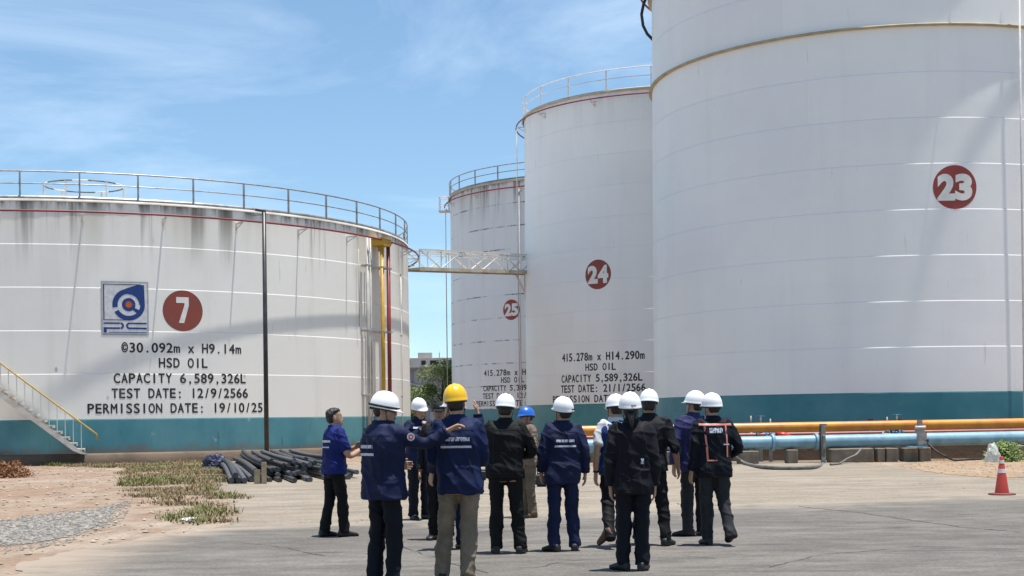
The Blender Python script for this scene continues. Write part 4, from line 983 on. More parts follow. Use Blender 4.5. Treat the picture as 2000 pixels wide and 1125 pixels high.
# far plant building: walls of grey panels, parapet, vents
bld = tag(empty('plant_building', (-9.5, 165, 0)), 'distant grey plant building with flat roof between the tanks', 'building')
m_panel = [M('grey_wall_panel_%d' % i, c, .8, tuple(v * .9 for v in c), .5) for i, c in enumerate(((.30, .30, .32), (.21, .22, .26), (.36, .36, .36)))]
m_par = M('parapet_concrete', (.48, .45, .42), .85, (.38, .355, .33), .8); m_vent = M('vent_dark', (.02, .02, .022), .7)
mb = MB(); mb.box((0, 4, 3.7), (21.6, 7.6, 7.4)); mb.build('building_core', m_panel[0], bld)
rd = random.Random(3)
for i in range(12):
    for j in range(3):
        mb = MB(); mb.box((-9.9 + 1.8 * i, 0.12, 1.15 + 2.35 * j), (1.76, .16, 2.3)); mb.build('wall_panel', m_panel[(0, 1, 1, 2)[rd.randrange(4)]], bld)
mb = MB(); mb.box((0, 4, 7.95), (22.0, 8.2, 1.1)); mb.build('parapet', m_par, bld)
mb = MB(); mb.box((0, -0.2, 7.38), (22.2, .5, .10)); mb.build('ledge', m_panel[1], bld)
for x in (-.6, .4, .9, 2.6, 4.2, -2.4):
    mb = MB(); mb.box((x, -.17, 7.95), (.5, .1, .5)); mb.build('vent', m_vent, bld)
for x in (-3.4, 1.2):
    mb = MB(); mb.tube([(x, .5, 8.4), (x, .5, 9.3)], .05, 6); mb.build('roof_mast', m_galv, bld)
mb = MB(); mb.tube([(-2.2, -.1, 5.6), (.4, -.1, 5.0), (.7, -.1, 4.9)], .10, 8); mb.build('wall_pipe', m_par, bld)
mb = MB(); mb.box((-.5, 1.5, 8.8), (1.6, 1.4, .7)); mb.build('roof_unit', m_par, bld)

# ------------------------------------------------------------------ people
def cloth(name, c, c2=None, rough=0.72, sheen=0.0):
    n = NT(name); vec = n.add('ShaderNodeTexCoord').outputs['Object']
    k = 0.5 if max(c) < .03 else (0.68 if max(c) < .25 else 0.78)
    c = tuple(v * k for v in c); c2 = tuple(v * k for v in c2) if c2 else tuple(v * 0.65 for v in c)
    col = n.mix(n.ramp(n.noise(vec, 5.0, 5, 0.6), 0.35, 0.7), c, c2)
    mpn = n.add('ShaderNodeMapping', {'Scale': (1.0, 1.0, 0.8)}); n.set(mpn.inputs['Vector'], vec)
    h = n.math('ADD', n.noise(mpn.outputs[0], 8.0, 3, 0.5, 0.6), n.math('MULTIPLY', n.noise(vec, 420.0, 2, 0.5), 0.06))
    n.bump(h, 0.5, 0.02)
    return n.fin(col, rough, 0, 0.2)
m_skin = M('skin', (0.40, 0.235, 0.155), 0.5, (0.34, 0.19, 0.12), 20.0, spec=0.35)
m_skin2 = M('skin_tanned', (0.30, 0.165, 0.105), 0.5, (0.25, 0.135, 0.085), 20.0, spec=0.35)
m_hair = M('black_hair', (0.012, 0.010, 0.009), 0.45, (0.02, 0.017, 0.015), 60.0, bump=0.6, bscale=120)
m_eye = M('eye_dark', (0.015, 0.01, 0.008), 0.3); m_lip = M('lip', (0.26, 0.11, 0.085), 0.5)
m_navy = cloth('navy_twill', (0.012, 0.020, 0.072)); m_navyd = cloth('dark_navy_twill', (0.008, 0.011, 0.022)); m_royal = cloth('royal_blue_knit', (0.010, 0.024, 0.185))
m_blueJ = cloth('blue_work_jacket', (0.009, 0.020, 0.085)); m_blackc = cloth('black_cloth', (0.010, 0.010, 0.012)); m_blackp = cloth('black_trouser_cloth', (0.009, 0.009, 0.011))
m_khaki = cloth('khaki_cloth', (0.27, 0.215, 0.15)); m_tan = cloth('tan_shirt_cloth', (0.27, 0.20, 0.15)); m_tanp = cloth('brown_khaki_cloth', (0.22, 0.165, 0.105))
m_char = cloth('charcoal_denim', (0.035, 0.037, 0.043)); m_white = cloth('white_shirt_cloth', (0.70, 0.70, 0.70), (0.60, 0.60, 0.61)); m_purp = cloth('faded_indigo_cloth', (0.045, 0.045, 0.155)); m_vestb = cloth('blue_vest_cloth', (0.015, 0.05, 0.20))
m_slate = cloth('slate_black_cloth', (0.012, 0.013, 0.020))
m_shoe = M('black_shoe', (0.012, 0.012, 0.013), 0.5); m_shoeb = M('brown_shoe', (0.10, 0.055, 0.04), 0.6)
m_hw = M('white_helmet', (0.80, 0.80, 0.79), 0.28, (0.74, 0.74, 0.73), 10.0, spec=0.5); m_hy = M('yellow_helmet', (0.78, 0.46, 0.01), 0.28, (0.72, 0.40, 0.01), 10.0, spec=0.5); m_hb = M('blue_helmet', (0.02, 0.12, 0.48), 0.3, spec=0.5)
m_cap = cloth('black_cap_cloth', (0.018, 0.020, 0.022))
m_strap = M('helmet_strap', (0.015, 0.015, 0.016), 0.6)
m_refl = M('reflective_tape', (0.52, 0.53, 0.56), 0.35, (0.42, 0.43, 0.47), 30.0); m_orange = M('salmon_reflective_tape', (0.60, 0.20, 0.15), 0.5, (0.52, 0.18, 0.14), 20.0)
m_seam = M('seam_thread', (0.004, 0.005, 0.011), 0.8)
def print_band():
    n = NT('back_print'); v = n.add('ShaderNodeTexCoord').outputs['Object']
    mpn = n.add('ShaderNodeMapping', {'Scale': (75.0, 1.0, 45.0)}); n.set(mpn.inputs['Vector'], v)
    f = n.ramp(n.noise(mpn.outputs[0], 1.0, 2, 0.5), 0.42, 0.50)
    return n.fin(n.mix(f, (0.06, 0.075, 0.14), (0.55, 0.56, 0.60)), 0.5)
m_print = print_band()

def remesh(mb, voxel, it=4, dec=None, fac=0.5):
    me = mb.mesh('tmp'); o = bpy.data.objects.new('tmp', me); COL.objects.link(o)
    md = o.modifiers.new('r', 'REMESH'); md.mode = 'VOXEL'; md.voxel_size = voxel; md.use_smooth_shade = True
    if it: ms = o.modifiers.new('s', 'SMOOTH'); ms.factor = fac; ms.iterations = it
    if dec: dm = o.modifiers.new('d', 'DECIMATE'); dm.ratio = dec
    res = bpy.data.meshes.new_from_object(o.evaluated_get(bpy.context.evaluated_depsgraph_get()))
    bpy.data.objects.remove(o); bpy.data.meshes.remove(me)
    res.polygons.foreach_set('use_smooth', [True] * len(res.polygons)); return res
def sell(c, u, v, ru, rv, n=24, e=2.4):
    o = []
    for j in range(n):
        a = 2 * math.pi * j / n; ca, sa = math.cos(a), math.sin(a)
        o.append(c + u * (ru * math.copysign(abs(ca) ** (2 / e), ca)) + v * (rv * math.copysign(abs(sa) ** (2 / e), sa)))
    return o
X, Yv, Z = Vector((1, 0, 0)), Vector((0, 1, 0)), Vector((0, 0, 1))
def limb(mb, pts, rs, n=14, sub=5):
    pp = smooth_path([Vector(p) for p in pts], sub); k = len(pp); m = len(rs) - 1; rr = []
    for i in range(k):
        t = i / (k - 1) * m; a = min(int(t), m - 1); rr.append(rs[a] + (rs[a + 1] - rs[a]) * (t - a))
    mb.tube(pp, rr, n)
HEAD = [(-.012, .026, .070, -.005), (0.0, .038, .084, -.02), (.02, .052, .094, -.042), (.05, .061, .098, -.065), (.08, .068, .097, -.088), (.11, .073, .093, -.100),
        (.135, .0755, .089, -.105), (.16, .077, .094, -.106), (.19, .074, .086, -.102), (.212, .062, .066, -.086), (.228, .042, .036, -.058), (.236, .016, .008, -.024)]
def head_rings(M4, grow=0.0, rows=HEAD, e=2.25):
    o = []
    for z, w2, yf, yb in rows:
        c = Vector((0, (yf + yb) / 2, z + (grow if z > .2 else 0)))
        o.append([M4 @ p for p in sell(c, X, Yv, w2 + grow, (yf - yb) / 2 + grow, 22, e)])
    return o
def hand(mb, wr, d, n, ts, curl=0.35, sc=1.0):
    d = d.normalized(); n = (n - d * n.dot(d)).normalized(); s = d.cross(n)
    mb.loft([sell(wr + d * t * sc, s, n, hw * sc, hh * sc, 12, 2.6) for t, hw, hh in ((-.04, .026, .022), (0, .029, .021), (.03, .037, .019), (.07, .043, .017), (.098, .040, .013))])
    for off, ln, cu in ((-.031, .066, 1.0), (-.0105, .082, 1.05), (.0105, .086, 1.0), (.031, .076, .9)):
        b = wr + d * .085 * sc + s * off * ts * sc; dd = d + s * off * ts * 2.0; dd.normalize(); pts = [b - d * .01]; a = curl * .5
        for q in (.45, .3, .25):
            v = (dd * math.cos(a) + n * math.sin(a)).normalized(); pts.append(pts[-1] + v * ln * q * sc); a += curl * cu
        mb.tube(pts, [.0105 * sc, .0098 * sc, .009 * sc, .0075 * sc], 8)
    b = wr + d * .022 * sc + s * .024 * ts * sc; v1 = (d * .72 + s * .62 * ts + n * .22).normalized(); v2 = (d * .92 + s * .2 * ts + n * (.25 + curl * .3)).normalized()
    mb.tube([b, b + v1 * .040 * sc, b + v1 * .040 * sc + v2 * .026 * sc, b + v1 * .040 * sc + v2 * .050 * sc], [.014 * sc, .0125 * sc, .011 * sc, .008 * sc], 8)
def crease(me, amp, seed, zs=0.75, f=6.5, hem=None):
    co = []
    for v in me.vertices:
        p = v.co; q = Vector((p.x * f + seed * 3.1, p.y * f, p.z * f * zs))
        q2 = Vector((q.x * .75 + q.z * .35, q.y * .75, q.z * .45 + seed))
        k = noise.noise(q) * .45 + (1 - abs(noise.noise(q2 * 1.3))) ** 6 * .75 + (1 - abs(noise.noise(Vector((q.x * .4, q.y * .4 + 9, q.z * 1.5 + q.x * .5))))) ** 8 * .5 - .35
        co.append(p + v.normal * amp * k)
    for v, c in zip(me.vertices, co): v.co = c
    me.update()
def patch(name, bvh, x0, x1, z0, z1, mat, parent, side='back', off=.005, nx=14, nz=3, skew=0.0):
    sg = -1 if side == 'back' else 1; vs = []; ok = {}
    for j in range(nz + 1):
        for i in range(nx + 1):
            x = x0 + (x1 - x0) * i / nx + skew * j / nz; z = z0 + (z1 - z0) * j / nz
            h = bvh.ray_cast(Vector((x, sg * 1.2, z)), Vector((0, -sg, 0)))
            if h[0] is None: ok[(i, j)] = None; continue
            ok[(i, j)] = len(vs); vs.append(h[0] + h[1].normalized() * off)
    fs = []
    for j in range(nz):
        for i in range(nx):
            q = [ok[(i, j)], ok[(i + 1, j)], ok[(i + 1, j + 1)], ok[(i, j + 1)]]
            if None in q: continue
            fs.append(q if side == 'back' else q[::-1])
    mb = MB(); mb.add(vs, fs, True)
    return mb.build(name, mat, parent) if fs else None
def helmet_mesh():
    mb = MB(); n = 40; ax, ay, hh = .111, .137, .136; rings = []
    def ring(t, sc, z, peak=0.0, dome=False):
        o = []
        for j in range(n):
            a = 2 * math.pi * j / n; ca, sa = math.cos(a), math.sin(a)
            fr = max(0.0, sa) ** 3
            r = Vector((ax * sc * ca, ay * sc * sa + peak * fr, z + (-.010 * fr if peak else 0)))
            if dome: r *= 1.0; r.z += .009 * (math.exp(-(r.x / .014) ** 2) + .6 * math.exp(-((abs(r.x) - .042) / .010) ** 2)) * (1 if t < 1.5 else .3)
            o.append(r)
        return o
    rings.append(ring(0, .95, .002)); rings.append(ring(0, 1.045, -.006, .045)); rings.append(ring(0, 1.055, -.001, .047)); rings.append(ring(0, 1.01, .010, .014))
    for i in range(1, 12):
        t = i / 12 * math.pi / 2; rings.append(ring(1, math.cos(t) ** .82, .012 + hh * math.sin(t), 0, True))
    rings.append(ring(1, .04, .012 + hh, 0, True))
    mb.loft(rings); return mb.mesh('helmet')
HELM = helmet_mesh()
HELMS = {}
def band_mesh(r0=1.0, z0=-.02, z1=.0, a0=0, a1=360, sc=1.0):
    mb = MB(); n = 30; rows = []
    for rr, z in ((.96, z0), (1.0, z0), (1.0, z1), (.96, z1)):
        rows.append([Vector((.100 * sc * rr * math.cos(R_(a0 + (a1 - a0) * j / n)), .122 * sc * rr * math.sin(R_(a0 + (a1 - a0) * j / n)), z)) for j in range(n + 1)])
    for i in range(4):
        a, b = rows[i], rows[(i + 1) % 4]; base = len(mb.v)
        mb.add(a + b, [(j, j + 1, n + 2 + j, n + 1 + j) for j in range(n)], True)
    return mb.mesh('headband')
BAND = band_mesh()
TORSO = [(.80, .200, .138), (.90, .203, .142), (1.05, .186, .128), (1.20, .196, .132), (1.32, .210, .132), (1.395, .200, .116), (1.44, .150, .094), (1.475, .090, .080), (1.505, .076, .074)]
BODY = [(.80, .15, .10), (.95, .155, .105), (1.08, .135, .095), (1.25, .155, .10), (1.38, .160, .09), (1.44, .11, .075), (1.48, .06, .062)]
GROUP = 'people gathered in the tank yard'
def person(label, px, depth, top, yaw, jacket, trousers, helmet=m_hw, hem=.80, sleeve=1.0, arms=None, legs=None, head=(0, 0), shoe=m_shoe, skin=m_skin,
           wide=1.0, lean=.02, stripes=None, extra=None, seed=1, cap=False, longhair=False, vest=None, curl=(.35, .35), hn=None, hipx=0.0):
    arms = arms or {}; legs = legs or {}
    s = top / (1.782 if helmet or cap else 1.735)
    a, b = ray(px, 900); loc = Vector((a * depth, depth, 0.009 if depth < 26 else .005))
    root = tag(empty('person', loc, -R_(yaw)), label, 'person', GROUP); root.scale = (s, s, s)
    def wl(v):                                        # yard-oriented offset to body axes
        c, sn = math.cos(R_(yaw)), math.sin(R_(yaw)); return Vector((v[0] * c - v[1] * sn, v[0] * sn + v[1] * c, v[2]))
    cy = lambda z: lean * max(0.0, (z - .95) / .5)
    J = {}
    for sd, k in ((1, 'R'), (-1, 'L')):
        sh = Vector((.163 * wide * sd, cy(1.4), 1.398))
        E, W = arms.get(k, ((.228 * sd * wide, -.03 + cy(1.1), 1.12), (.245 * sd * wide, .055, .875)))
        if len(E) == 4: E = wl(E[:3])
        if len(W) == 4: W = wl(W[:3])
        E, W = Vector(E), Vector(W)
        hip = Vector((.088 * sd + hipx, 0, .93)); ank, pitch, fy = legs.get(k, ((.10 * sd, 0, .09), 0, 8 * sd))
        ank = Vector(ank); kn = (hip + ank) / 2 + Vector((0, .025 + .09 * max(0, -pitch) / 40, 0.01)); J[k] = (sh, E, W, hip, kn, ank, pitch, fy)
    hm = Matrix.Translation((0, cy(1.47) + .012, 1.487)) @ Matrix.Rotation(-R_(head[0]), 4, 'Z') @ Matrix.Rotation(R_(head[1] + (0, 5, -3, 2)[seed % 4]), 4, 'X') @ Matrix.Rotation(R_((2, -4, 0, 5, -2)[seed % 5]), 4, 'Y')
    # body
    mb = MB(); mb.loft([sell(Vector((0, cy(z), z)), X, Yv, w2, d2) for z, w2, d2 in BODY])
    mb.tube([(0, cy(1.40) - .005, 1.40), (0, cy(1.47) - .008, 1.48), (0, cy(1.47) + .0, 1.56)], [.068, .057, .054], 18)
    mb.loft(head_rings(hm))
    mb.loft([[hm @ p for p in sell(Vector((0, y0, z)), X, Yv, w2, d2, 10, 2)] for z, y0, w2, d2 in ((.070, .094, .017, .012), (.082, .100, .018, .017), (.10, .097, .012, .014), (.13, .088, .008, .008))])
    for sd in (-1, 1):
        mb.loft([[hm @ p for p in sell(Vector((.076 * sd, -.008 - .004 * i, z)), X, Yv, .009, d2, 10, 2)] for i, (z, d2) in enumerate(((.082, .008), (.10, .015), (.125, .020), (.142, .016), (.15, .008)))])
    for k, (sh, E, W, hip, kn, ank, pitch, fy) in J.items():
        sd = 1 if k == 'R' else -1
        limb(mb, [sh, E, W], [.050, .046, .040, .038, .027])
        n = (hn or {}).get(k); n = Vector(n) if n is not None else Vector((-sd, .15, .0))
        hand(mb, W + (W - E).normalized() * .01, W - E, n, sd, curl[0 if k == 'R' else 1])
        limb(mb, [hip, kn, ank], [.075, .062, .05, .05, .036])
    me = remesh(mb, .0062, 2, .33); link('body', me, skin, root)
    # face
    for sd in (-1, 1):
        e = MB(); e.loft([[hm @ p for p in sell(Vector((.031 * sd, yy, .122)), X, Z, rx, rz, 10, 2)] for yy, rx, rz in ((.080, .013, .007), (.0905, .011, .0055), (.0925, .006, .003))]); e.build('eye', m_eye, root)
        e = MB(); e.tube([hm @ Vector((sd * x, yy, zz)) for x, yy, zz in ((.014, .096, .142), (.032, .0955, .147), (.050, .083, .142))], .0035, 6); e.build('eyebrow', m_hair, root)
    e = MB(); e.loft([[hm @ p for p in sell(Vector((0, yy, .050)), X, Z, rx, rz, 12, 2)] for yy, rx, rz in ((.090, .026, .009), (.100, .022, .0075), (.102, .012, .004))]); e.build('lips', m_lip, root)
    # hair
    rows = [(.03 if longhair else .055, .055, -.02, -.080), (.075, .068, -.005, -.100), (.10, .075, .006, -.108), (.13, .079, .012, -.112), (.155, .081, .030, -.113), (.175, .081, .088, -.112), (.195, .078, .090, -.108), (.218, .066, .070, -.092), (.234, .045, .040, -.062), (.244, .016, .01, -.026)]
    if not helmet and not cap: rows = [(.05, .052, -.03, -.078), (.075, .067, -.012, -.102), (.10, .076, -.004, -.112), (.13, .080, .004, -.117), (.155, .083, .018, -.118), (.178, .084, .045, -.116), (.198, .083, .078, -.112), (.218, .076, .090, -.102), (.238, .058, .070, -.080), (.254, .026, .028, -.040)]
    hb_ = MB(); hb_.loft(head_rings(hm, .0, rows, 2.2))
    hme = remesh(hb_, .008, 1); crease(hme, .010 if not helmet else .003, seed, 1, 26); link('hair', hme, m_hair, root)
    if longhair:
        q = MB(); q.tube([hm @ Vector(p) for p in ((0, -.095, .09), (0, -.125, .05), (0, -.13, -.02), (0, -.12, -.09))], [.030, .030, .024, .010], 10); q.build('ponytail', m_hair, root)
    # helmet or cap
    if helmet:
        if helmet.name not in HELMS: HELMS[helmet.name] = HELM.copy(); HELMS[helmet.name].materials.append(helmet)
        HMX = hm @ Matrix.Translation((0, -.008, .150 - .006 * (seed % 3))) @ Matrix.Rotation(R_((-3, 4, -8, 1, 6)[seed % 5]), 4, 'X') @ Matrix.Rotation(R_((2, -3, 0, 4)[seed % 4]), 4, 'Y')
        h = link('helmet', HELMS[helmet.name], None, root); h.matrix_local = HMX
        bd = link('headband', BAND, m_strap, h); bd.location = (0, 0, 0)
        q = MB(); q.box((0, -.118, -.012), (.07, .018, .036)); q.build('ratchet', m_strap, h)
        inv = HMX.inverted()
        q = MB(); q.tube([inv @ hm @ Vector(p) for p in ((-.079, .02, .14), (-.074, .03, .05), (-.045, .055, -.005), (0, .075, -.016), (.045, .055, -.005), (.074, .03, .05), (.079, .02, .14))], .0035, 5); q.build('chin_strap', m_strap, h)
    if cap:
        q = MB(); q.loft(head_rings(hm, .010, [(.135, .079, .092, -.106), (.16, .079, .094, -.106), (.20, .075, .082, -.10), (.225, .056, .056, -.075), (.243, .02, .01, -.03)])); c = q.build('cap', m_cap, root)
        q = MB(); q.loft([[hm @ p for p in sell(Vector((0, .10 + .035 * i, .150 - .010 * i)), X, Z, .072 - .012 * i ** 1.5, .005, 14, 3)] for i in range(3)]); q.build('cap_peak', m_cap, c)
    # jacket
    mb = MB(); tz = [(z if z > 1.0 else hem + (z - .80) * (1.05 - hem) / .25, w2, d2) for z, w2, d2 in TORSO]
    mb.loft([sell(Vector((hipx * (1 if z < 1 else .3), cy(z), z)), X, Yv, w2 * wide, d2 * wide) for z, w2, d2 in tz])
    for k, (sh, E, W, *_r) in J.items():
        sd = 1 if k == 'R' else -1; inn = Vector((.10 * sd, cy(1.4), 1.385))
        if sleeve >= .99: limb(mb, [inn, sh, E, E.lerp(W, .93)], [.062, .070, .066, .060, .055, .053])
        elif sleeve > .5: limb(mb, [inn, sh, E, E.lerp(W, .12)], [.062, .070, .066, .061, .060])
        else: limb(mb, [inn, sh, sh.lerp(E, .78)], [.062, .071, .071, .074])
    me = remesh(mb, .0115, 3); crease(me, .020, seed, .8, 7.0); jk = link('jacket' if sleeve >= .99 else 'shirt', me, jacket, root)
    if vest:
        mb = MB(); mb.loft([sell(Vector((0, cy(z), z)), X, Yv, (w2 + (.012 if z < 1.39 else .0)) * wide, (d2 + .014) * wide) for z, w2, d2 in tz if z < 1.48]); me = remesh(mb, .0115, 3); crease(me, .009, seed + 3); jk = link('vest', me, vest, root)
    bvh = BVHTree.FromPolygons([v.co for v in me.vertices], [p.vertices for p in me.polygons])
    for st in (stripes or ()):
        patch(st[0], bvh, *st[1:5], st[5], jk, st[6] if len(st) > 6 else 'back', skew=st[7] if len(st) > 7 else 0.0)
    # collar, hem seam and back pleats
    q = MB(); cc = Vector((0, cy(1.48) - .002, 0))
    q.loft([sell(cc + Vector((0, 0, z)), X, Yv, rr, rr * 1.02, 22, 2.1) for z, rr in ((1.462, .088), (1.488, .080), (1.513, .074), (1.514, .069), (1.475, .072))], caps=False); q.build('collar', jacket, jk)
    if sleeve >= .99:
        for sx in (-.118, .118): patch('back_pleat', bvh, sx * wide - .004, sx * wide + .004, hem + .10, 1.36, m_seam, jk, nx=1, nz=12, off=.003)
        patch('hem_seam', bvh, -.17 * wide, .17 * wide, hem + .052, hem + .060, m_seam, jk, nx=16, nz=1, off=.003)
        patch('yoke_seam', bvh, -.17 * wide, .17 * wide, 1.372, 1.380, m_seam, jk, nx=16, nz=1, off=.003)
        for k, (sh, E, W, *_r) in J.items():
            q = MB(); q.tube([E.lerp(W, .86), E.lerp(W, .955)], [.057, .055], 14); q.build('cuff', jacket, jk)
    # trousers and shoes
    mb = MB(); mb.loft([sell(Vector((hipx, 0, z)), X, Yv, w2, d2) for z, w2, d2 in ((.80, .155, .105), (.88, .172, .122), (.98, .170, .118), (1.04, .155, .108))])
    for k, (sh, E, W, hip, kn, ank, pitch, fy) in J.items():
        lo = ank + (ank - kn).normalized() * .035
        limb(mb, [hip + Vector((0, 0, .02)), kn, lo], [.094, .092, .080, .074, .070, .068], 16)
    me = remesh(mb, .0115, 3); crease(me, .019, seed + 7, .9, 7.0); link('trousers', me, trousers, root)
    for k, (sh, E, W, hip, kn, ank, pitch, fy) in J.items():
        mt = Matrix.Translation((ank.x, ank.y, ank.z - .09)) @ Matrix.Rotation(-R_(fy), 4, 'Z') @ Matrix.Translation((0, .17, 0)) @ Matrix.Rotation(R_(pitch), 4, 'X') @ Matrix.Translation((0, -.17, 0))
        q = MB(); q.loft([[mt @ p for p in sell(Vector((0, yy, hh / 2)), X, Z, w2, hh / 2, 14, 3.2)] for yy, w2, hh in ((-.085, .022, .05), (-.078, .036, .085), (-.04, .041, .105), (.02, .041, .105), (.07, .043, .078), (.13, .050, .060), (.175, .045, .048), (.20, .026, .032))])
        q.build('shoe', shoe, root)
    if extra: extra(root, hm, J, bvh, jk)
    return root
RS = [('back_print', -.105, .105, 1.262, 1.292, m_print), ('reflective_stripe', -.125, .125, 1.205, 1.226, m_refl)]
def sunglasses(root, hm):
    q = MB()
    for sd in (-1, 1): q.loft([[hm @ p for p in sell(Vector((.033 * sd, yy, .122)), X, Z, .026, .017, 14, 3)] for yy in (.088, .101)])
    q.bar(hm @ Vector((-.012, .100, .128)), hm @ Vector((.012, .100, .128)), .008)
    for sd in (-1, 1): q.bar(hm @ Vector((.060 * sd, .094, .128)), hm @ Vector((.080 * sd, -.01, .130)), .007, .012)
    q.build('sunglasses', m_strap, root)
# 1 polo shirt man with a gimbal
def px1(root, hm, J, bvh, jk):
    pass
p1 = person('bareheaded person in royal blue polo shirt holding a camera gimbal', 652, 18.3, 1.64, 58, m_royal, m_blackp, None, .845, .4,
       {'R': ((.245, .10, 1.10), (.13, .33, 1.17)), 'L': ((-.235, .10, 1.10), (-.06, .34, 1.20))}, {'R': ((.09, .10, .09), 0, 5), 'L': ((-.10, -.10, .09), 0, -5)},
       head=(15, 0), stripes=[('back_print', -.12, .12, 1.275, 1.305, m_refl), ('reflective_stripe', -.12, .10, 1.20, 1.218, m_refl)], seed=1, curl=(.7, .7), wide=1.06)
# 2 pointing man
def ex2(root, hm, J, bvh, jk):
    sunglasses(root, hm)
    h = [c for c in root.children if c.name.startswith('helmet')][0]
    q = MB(); rows = [[Vector((.113 * k * math.cos(a), .139 * k * math.sin(a) - .002, z)) for a in [j * 2 * math.pi / 36 for j in range(36)]] for k, z in ((1.0, .006), (1.06, .006), (1.06, .026), (1.0, .026))]
    q.loft(rows, caps=False, closed=True); q.build('goggle_strap', m_strap, h)
    # sleeve badge
    sh, E = J['R'][0], J['R'][1]; t = sh.lerp(E, .72) + Vector((.2, -.16, .04)); c, n, i, d = bvh.find_nearest(t)
    u = n.orthogonal().normalized(); v = n.cross(u)
    for r, mt, of in ((.036, m_refl, .006), (.024, m_valr, .008), (.012, m_refl, .010)):
        q = MB(); q.loft([[c + n * (of + k * .003) + (u * math.cos(a) + v * math.sin(a)) * r for a in [j * math.pi / 8 for j in range(16)]] for k in (0, 1)]); q.build('sleeve_badge', mt, jk)
p2 = person('person in navy jacket and sunglasses stretching an arm toward the yellow helmet', 748, 12.75, 1.745, 48, m_navy, m_navyd, m_hw, .80, 1.0,
       {'R': ((.385, -.05, 1.300, 1), (.60, -.06, 1.415, 1)), 'L': ((-.24, .05, 1.12), (-.15, .26, 1.10))}, {'R': ((.11, .02, .09), 0, 10), 'L': ((-.10, -.04, .09), 0, -8)},
       head=(48, 0), stripes=[('back_print', -.15, .06, 1.262, 1.292, m_print), ('reflective_stripe', -.16, .07, 1.195, 1.218, m_refl)], extra=ex2, seed=2, wide=1.2, curl=(.55, .4), hn={'R': (.5, .3, -1)}, lean=.01)
# 3 facing the group, holding a camera
p3 = person('person in navy jacket facing the group and holding a black camera', 818, 21.3, 1.80, 152, m_navy, m_navyd, m_hw, .80, 1.0,
       {'R': ((.26, .10, 1.16), (.06, .26, 1.32)), 'L': ((-.26, .12, 1.18), (-.05, .27, 1.36))}, head=(-5, -14), stripes=[('chest_stripe', -.14, .14, 1.335, 1.365, m_refl, 'front')], seed=3, curl=(.6, .6))
# 4 black cap
p4 = person('person in a black cap half hidden behind the yellow helmet person', 860, 17.7, 1.745, 186, m_slate, m_blackp, None, .82, 1.0, None, None, cap=True, seed=4, skin=m_skin2)
# 5 white helmet behind the yellow one, hand raised
p5 = person('person in navy behind the yellow helmet shading eyes with a raised hand', 886, 16.3, 1.785, -25, m_navy, m_navy, m_hw, .80, 1.0,
       {'R': ((.31, .08, 1.30, 1), (.275, .12, 1.545, 1))}, head=(-35, 4), seed=5, curl=(.3, .35), hn={'R': (-.8, .5, -.2)})
# 6 yellow helmet
p6 = person('person in yellow helmet, blue jacket and khaki trousers seen from behind', 893, 12.95, 1.80, 2, m_blueJ, m_khaki, m_hy, .80, 1.0,
       {'R': ((.235, .05, 1.12), (.14, .27, 1.10)), 'L': ((-.235, .05, 1.12), (-.14, .27, 1.10))}, {'R': ((.085, -.02, .09), 0, 10), 'L': ((-.16, .10, .09), 0, -12)},
       stripes=[('back_print', -.115, .125, 1.275, 1.310, m_print), ('reflective_stripe', -.135, .135, 1.215, 1.235, m_refl)], seed=6, wide=1.02, hipx=.022)
# 7 black jacket
p7 = person('person in all black jacket and trousers with white helmet, arms folded in front', 988, 15.75, 1.76, 4, m_blackc, m_blackp, m_hw, .84, 1.0,
       {'R': ((.285, .06, 1.12), (.06, .25, 1.10)), 'L': ((-.275, .05, 1.12), (-.05, .23, 1.12))}, {'R': ((.15, 0, .09), 0, 10), 'L': ((-.12, 0, .09), 0, -10)}, seed=7, wide=1.06, skin=m_skin2, hipx=-.015)
# 8 blue helmet, tan clothes
p8 = person('person in blue helmet and tan shirt facing back toward the group', 1033, 21.4, 1.66, -118, m_tan, m_tanp, m_hb, .84, 1.0,
       {'R': ((.25, .08, 1.10), (.14, .28, 1.14)), 'L': ((-.25, .08, 1.10), (-.14, .28, 1.14))}, seed=8, skin=m_skin2, shoe=m_shoeb)
# 9 navy coverall
def ex9(root, hm, J, bvh, jk):
    h = [c for c in root.children if c.name.startswith('helmet')][0]
    q = MB(); q.box((.045, -.134, .024), (.062, .010, .014), rz=R_(18)); q.build('helmet_badge', m_strap, h)
p9 = person('person in navy coverall with white back stripe, arms hanging down', 1101, 15.95, 1.715, -8, m_navy, m_navy, m_hw, .78, 1.0,
       {'R': ((.245, -.03, 1.12), (.255, .03, .90)), 'L': ((-.25, .0, 1.12), (-.25, .08, .92))}, {'R': ((.12, .02, .09), 0, 12), 'L': ((-.13, -.04, .09), 0, -30)}, head=(-28, 0), stripes=RS, extra=ex9, seed=9, wide=1.06, hipx=-.018)
# 10 white sleeves and blue vest, walking
def ex10(root, hm, J, bvh, jk):
    E, W = J['L'][1], J['L'][2]; q = MB(); d = (W - E).normalized(); q.tube([E.lerp(W, .90), E.lerp(W, .99)], .034, 12); q.build('wristwatch', m_strap, root)
    for x in (-.125, .125): patch('vest_piping', bvh, x - .006, x + .006, 1.28, 1.41, m_refl, jk, nx=1, nz=8)
p10 = person('person in blue vest over white short sleeves walking behind the dark coverall', 1204, 16.4, 1.75, -12, m_white, m_blackp, m_hw, .84, .4,
       {'L': ((-.245, -.03, 1.12), (-.25, .0, .87))}, {'R': ((.09, .12, .09), 0, 5), 'L': ((-.17, -.30, .14), -32, -25)}, head=(-10, 0), vest=m_vestb, extra=ex10, seed=10, shoe=m_shoeb)
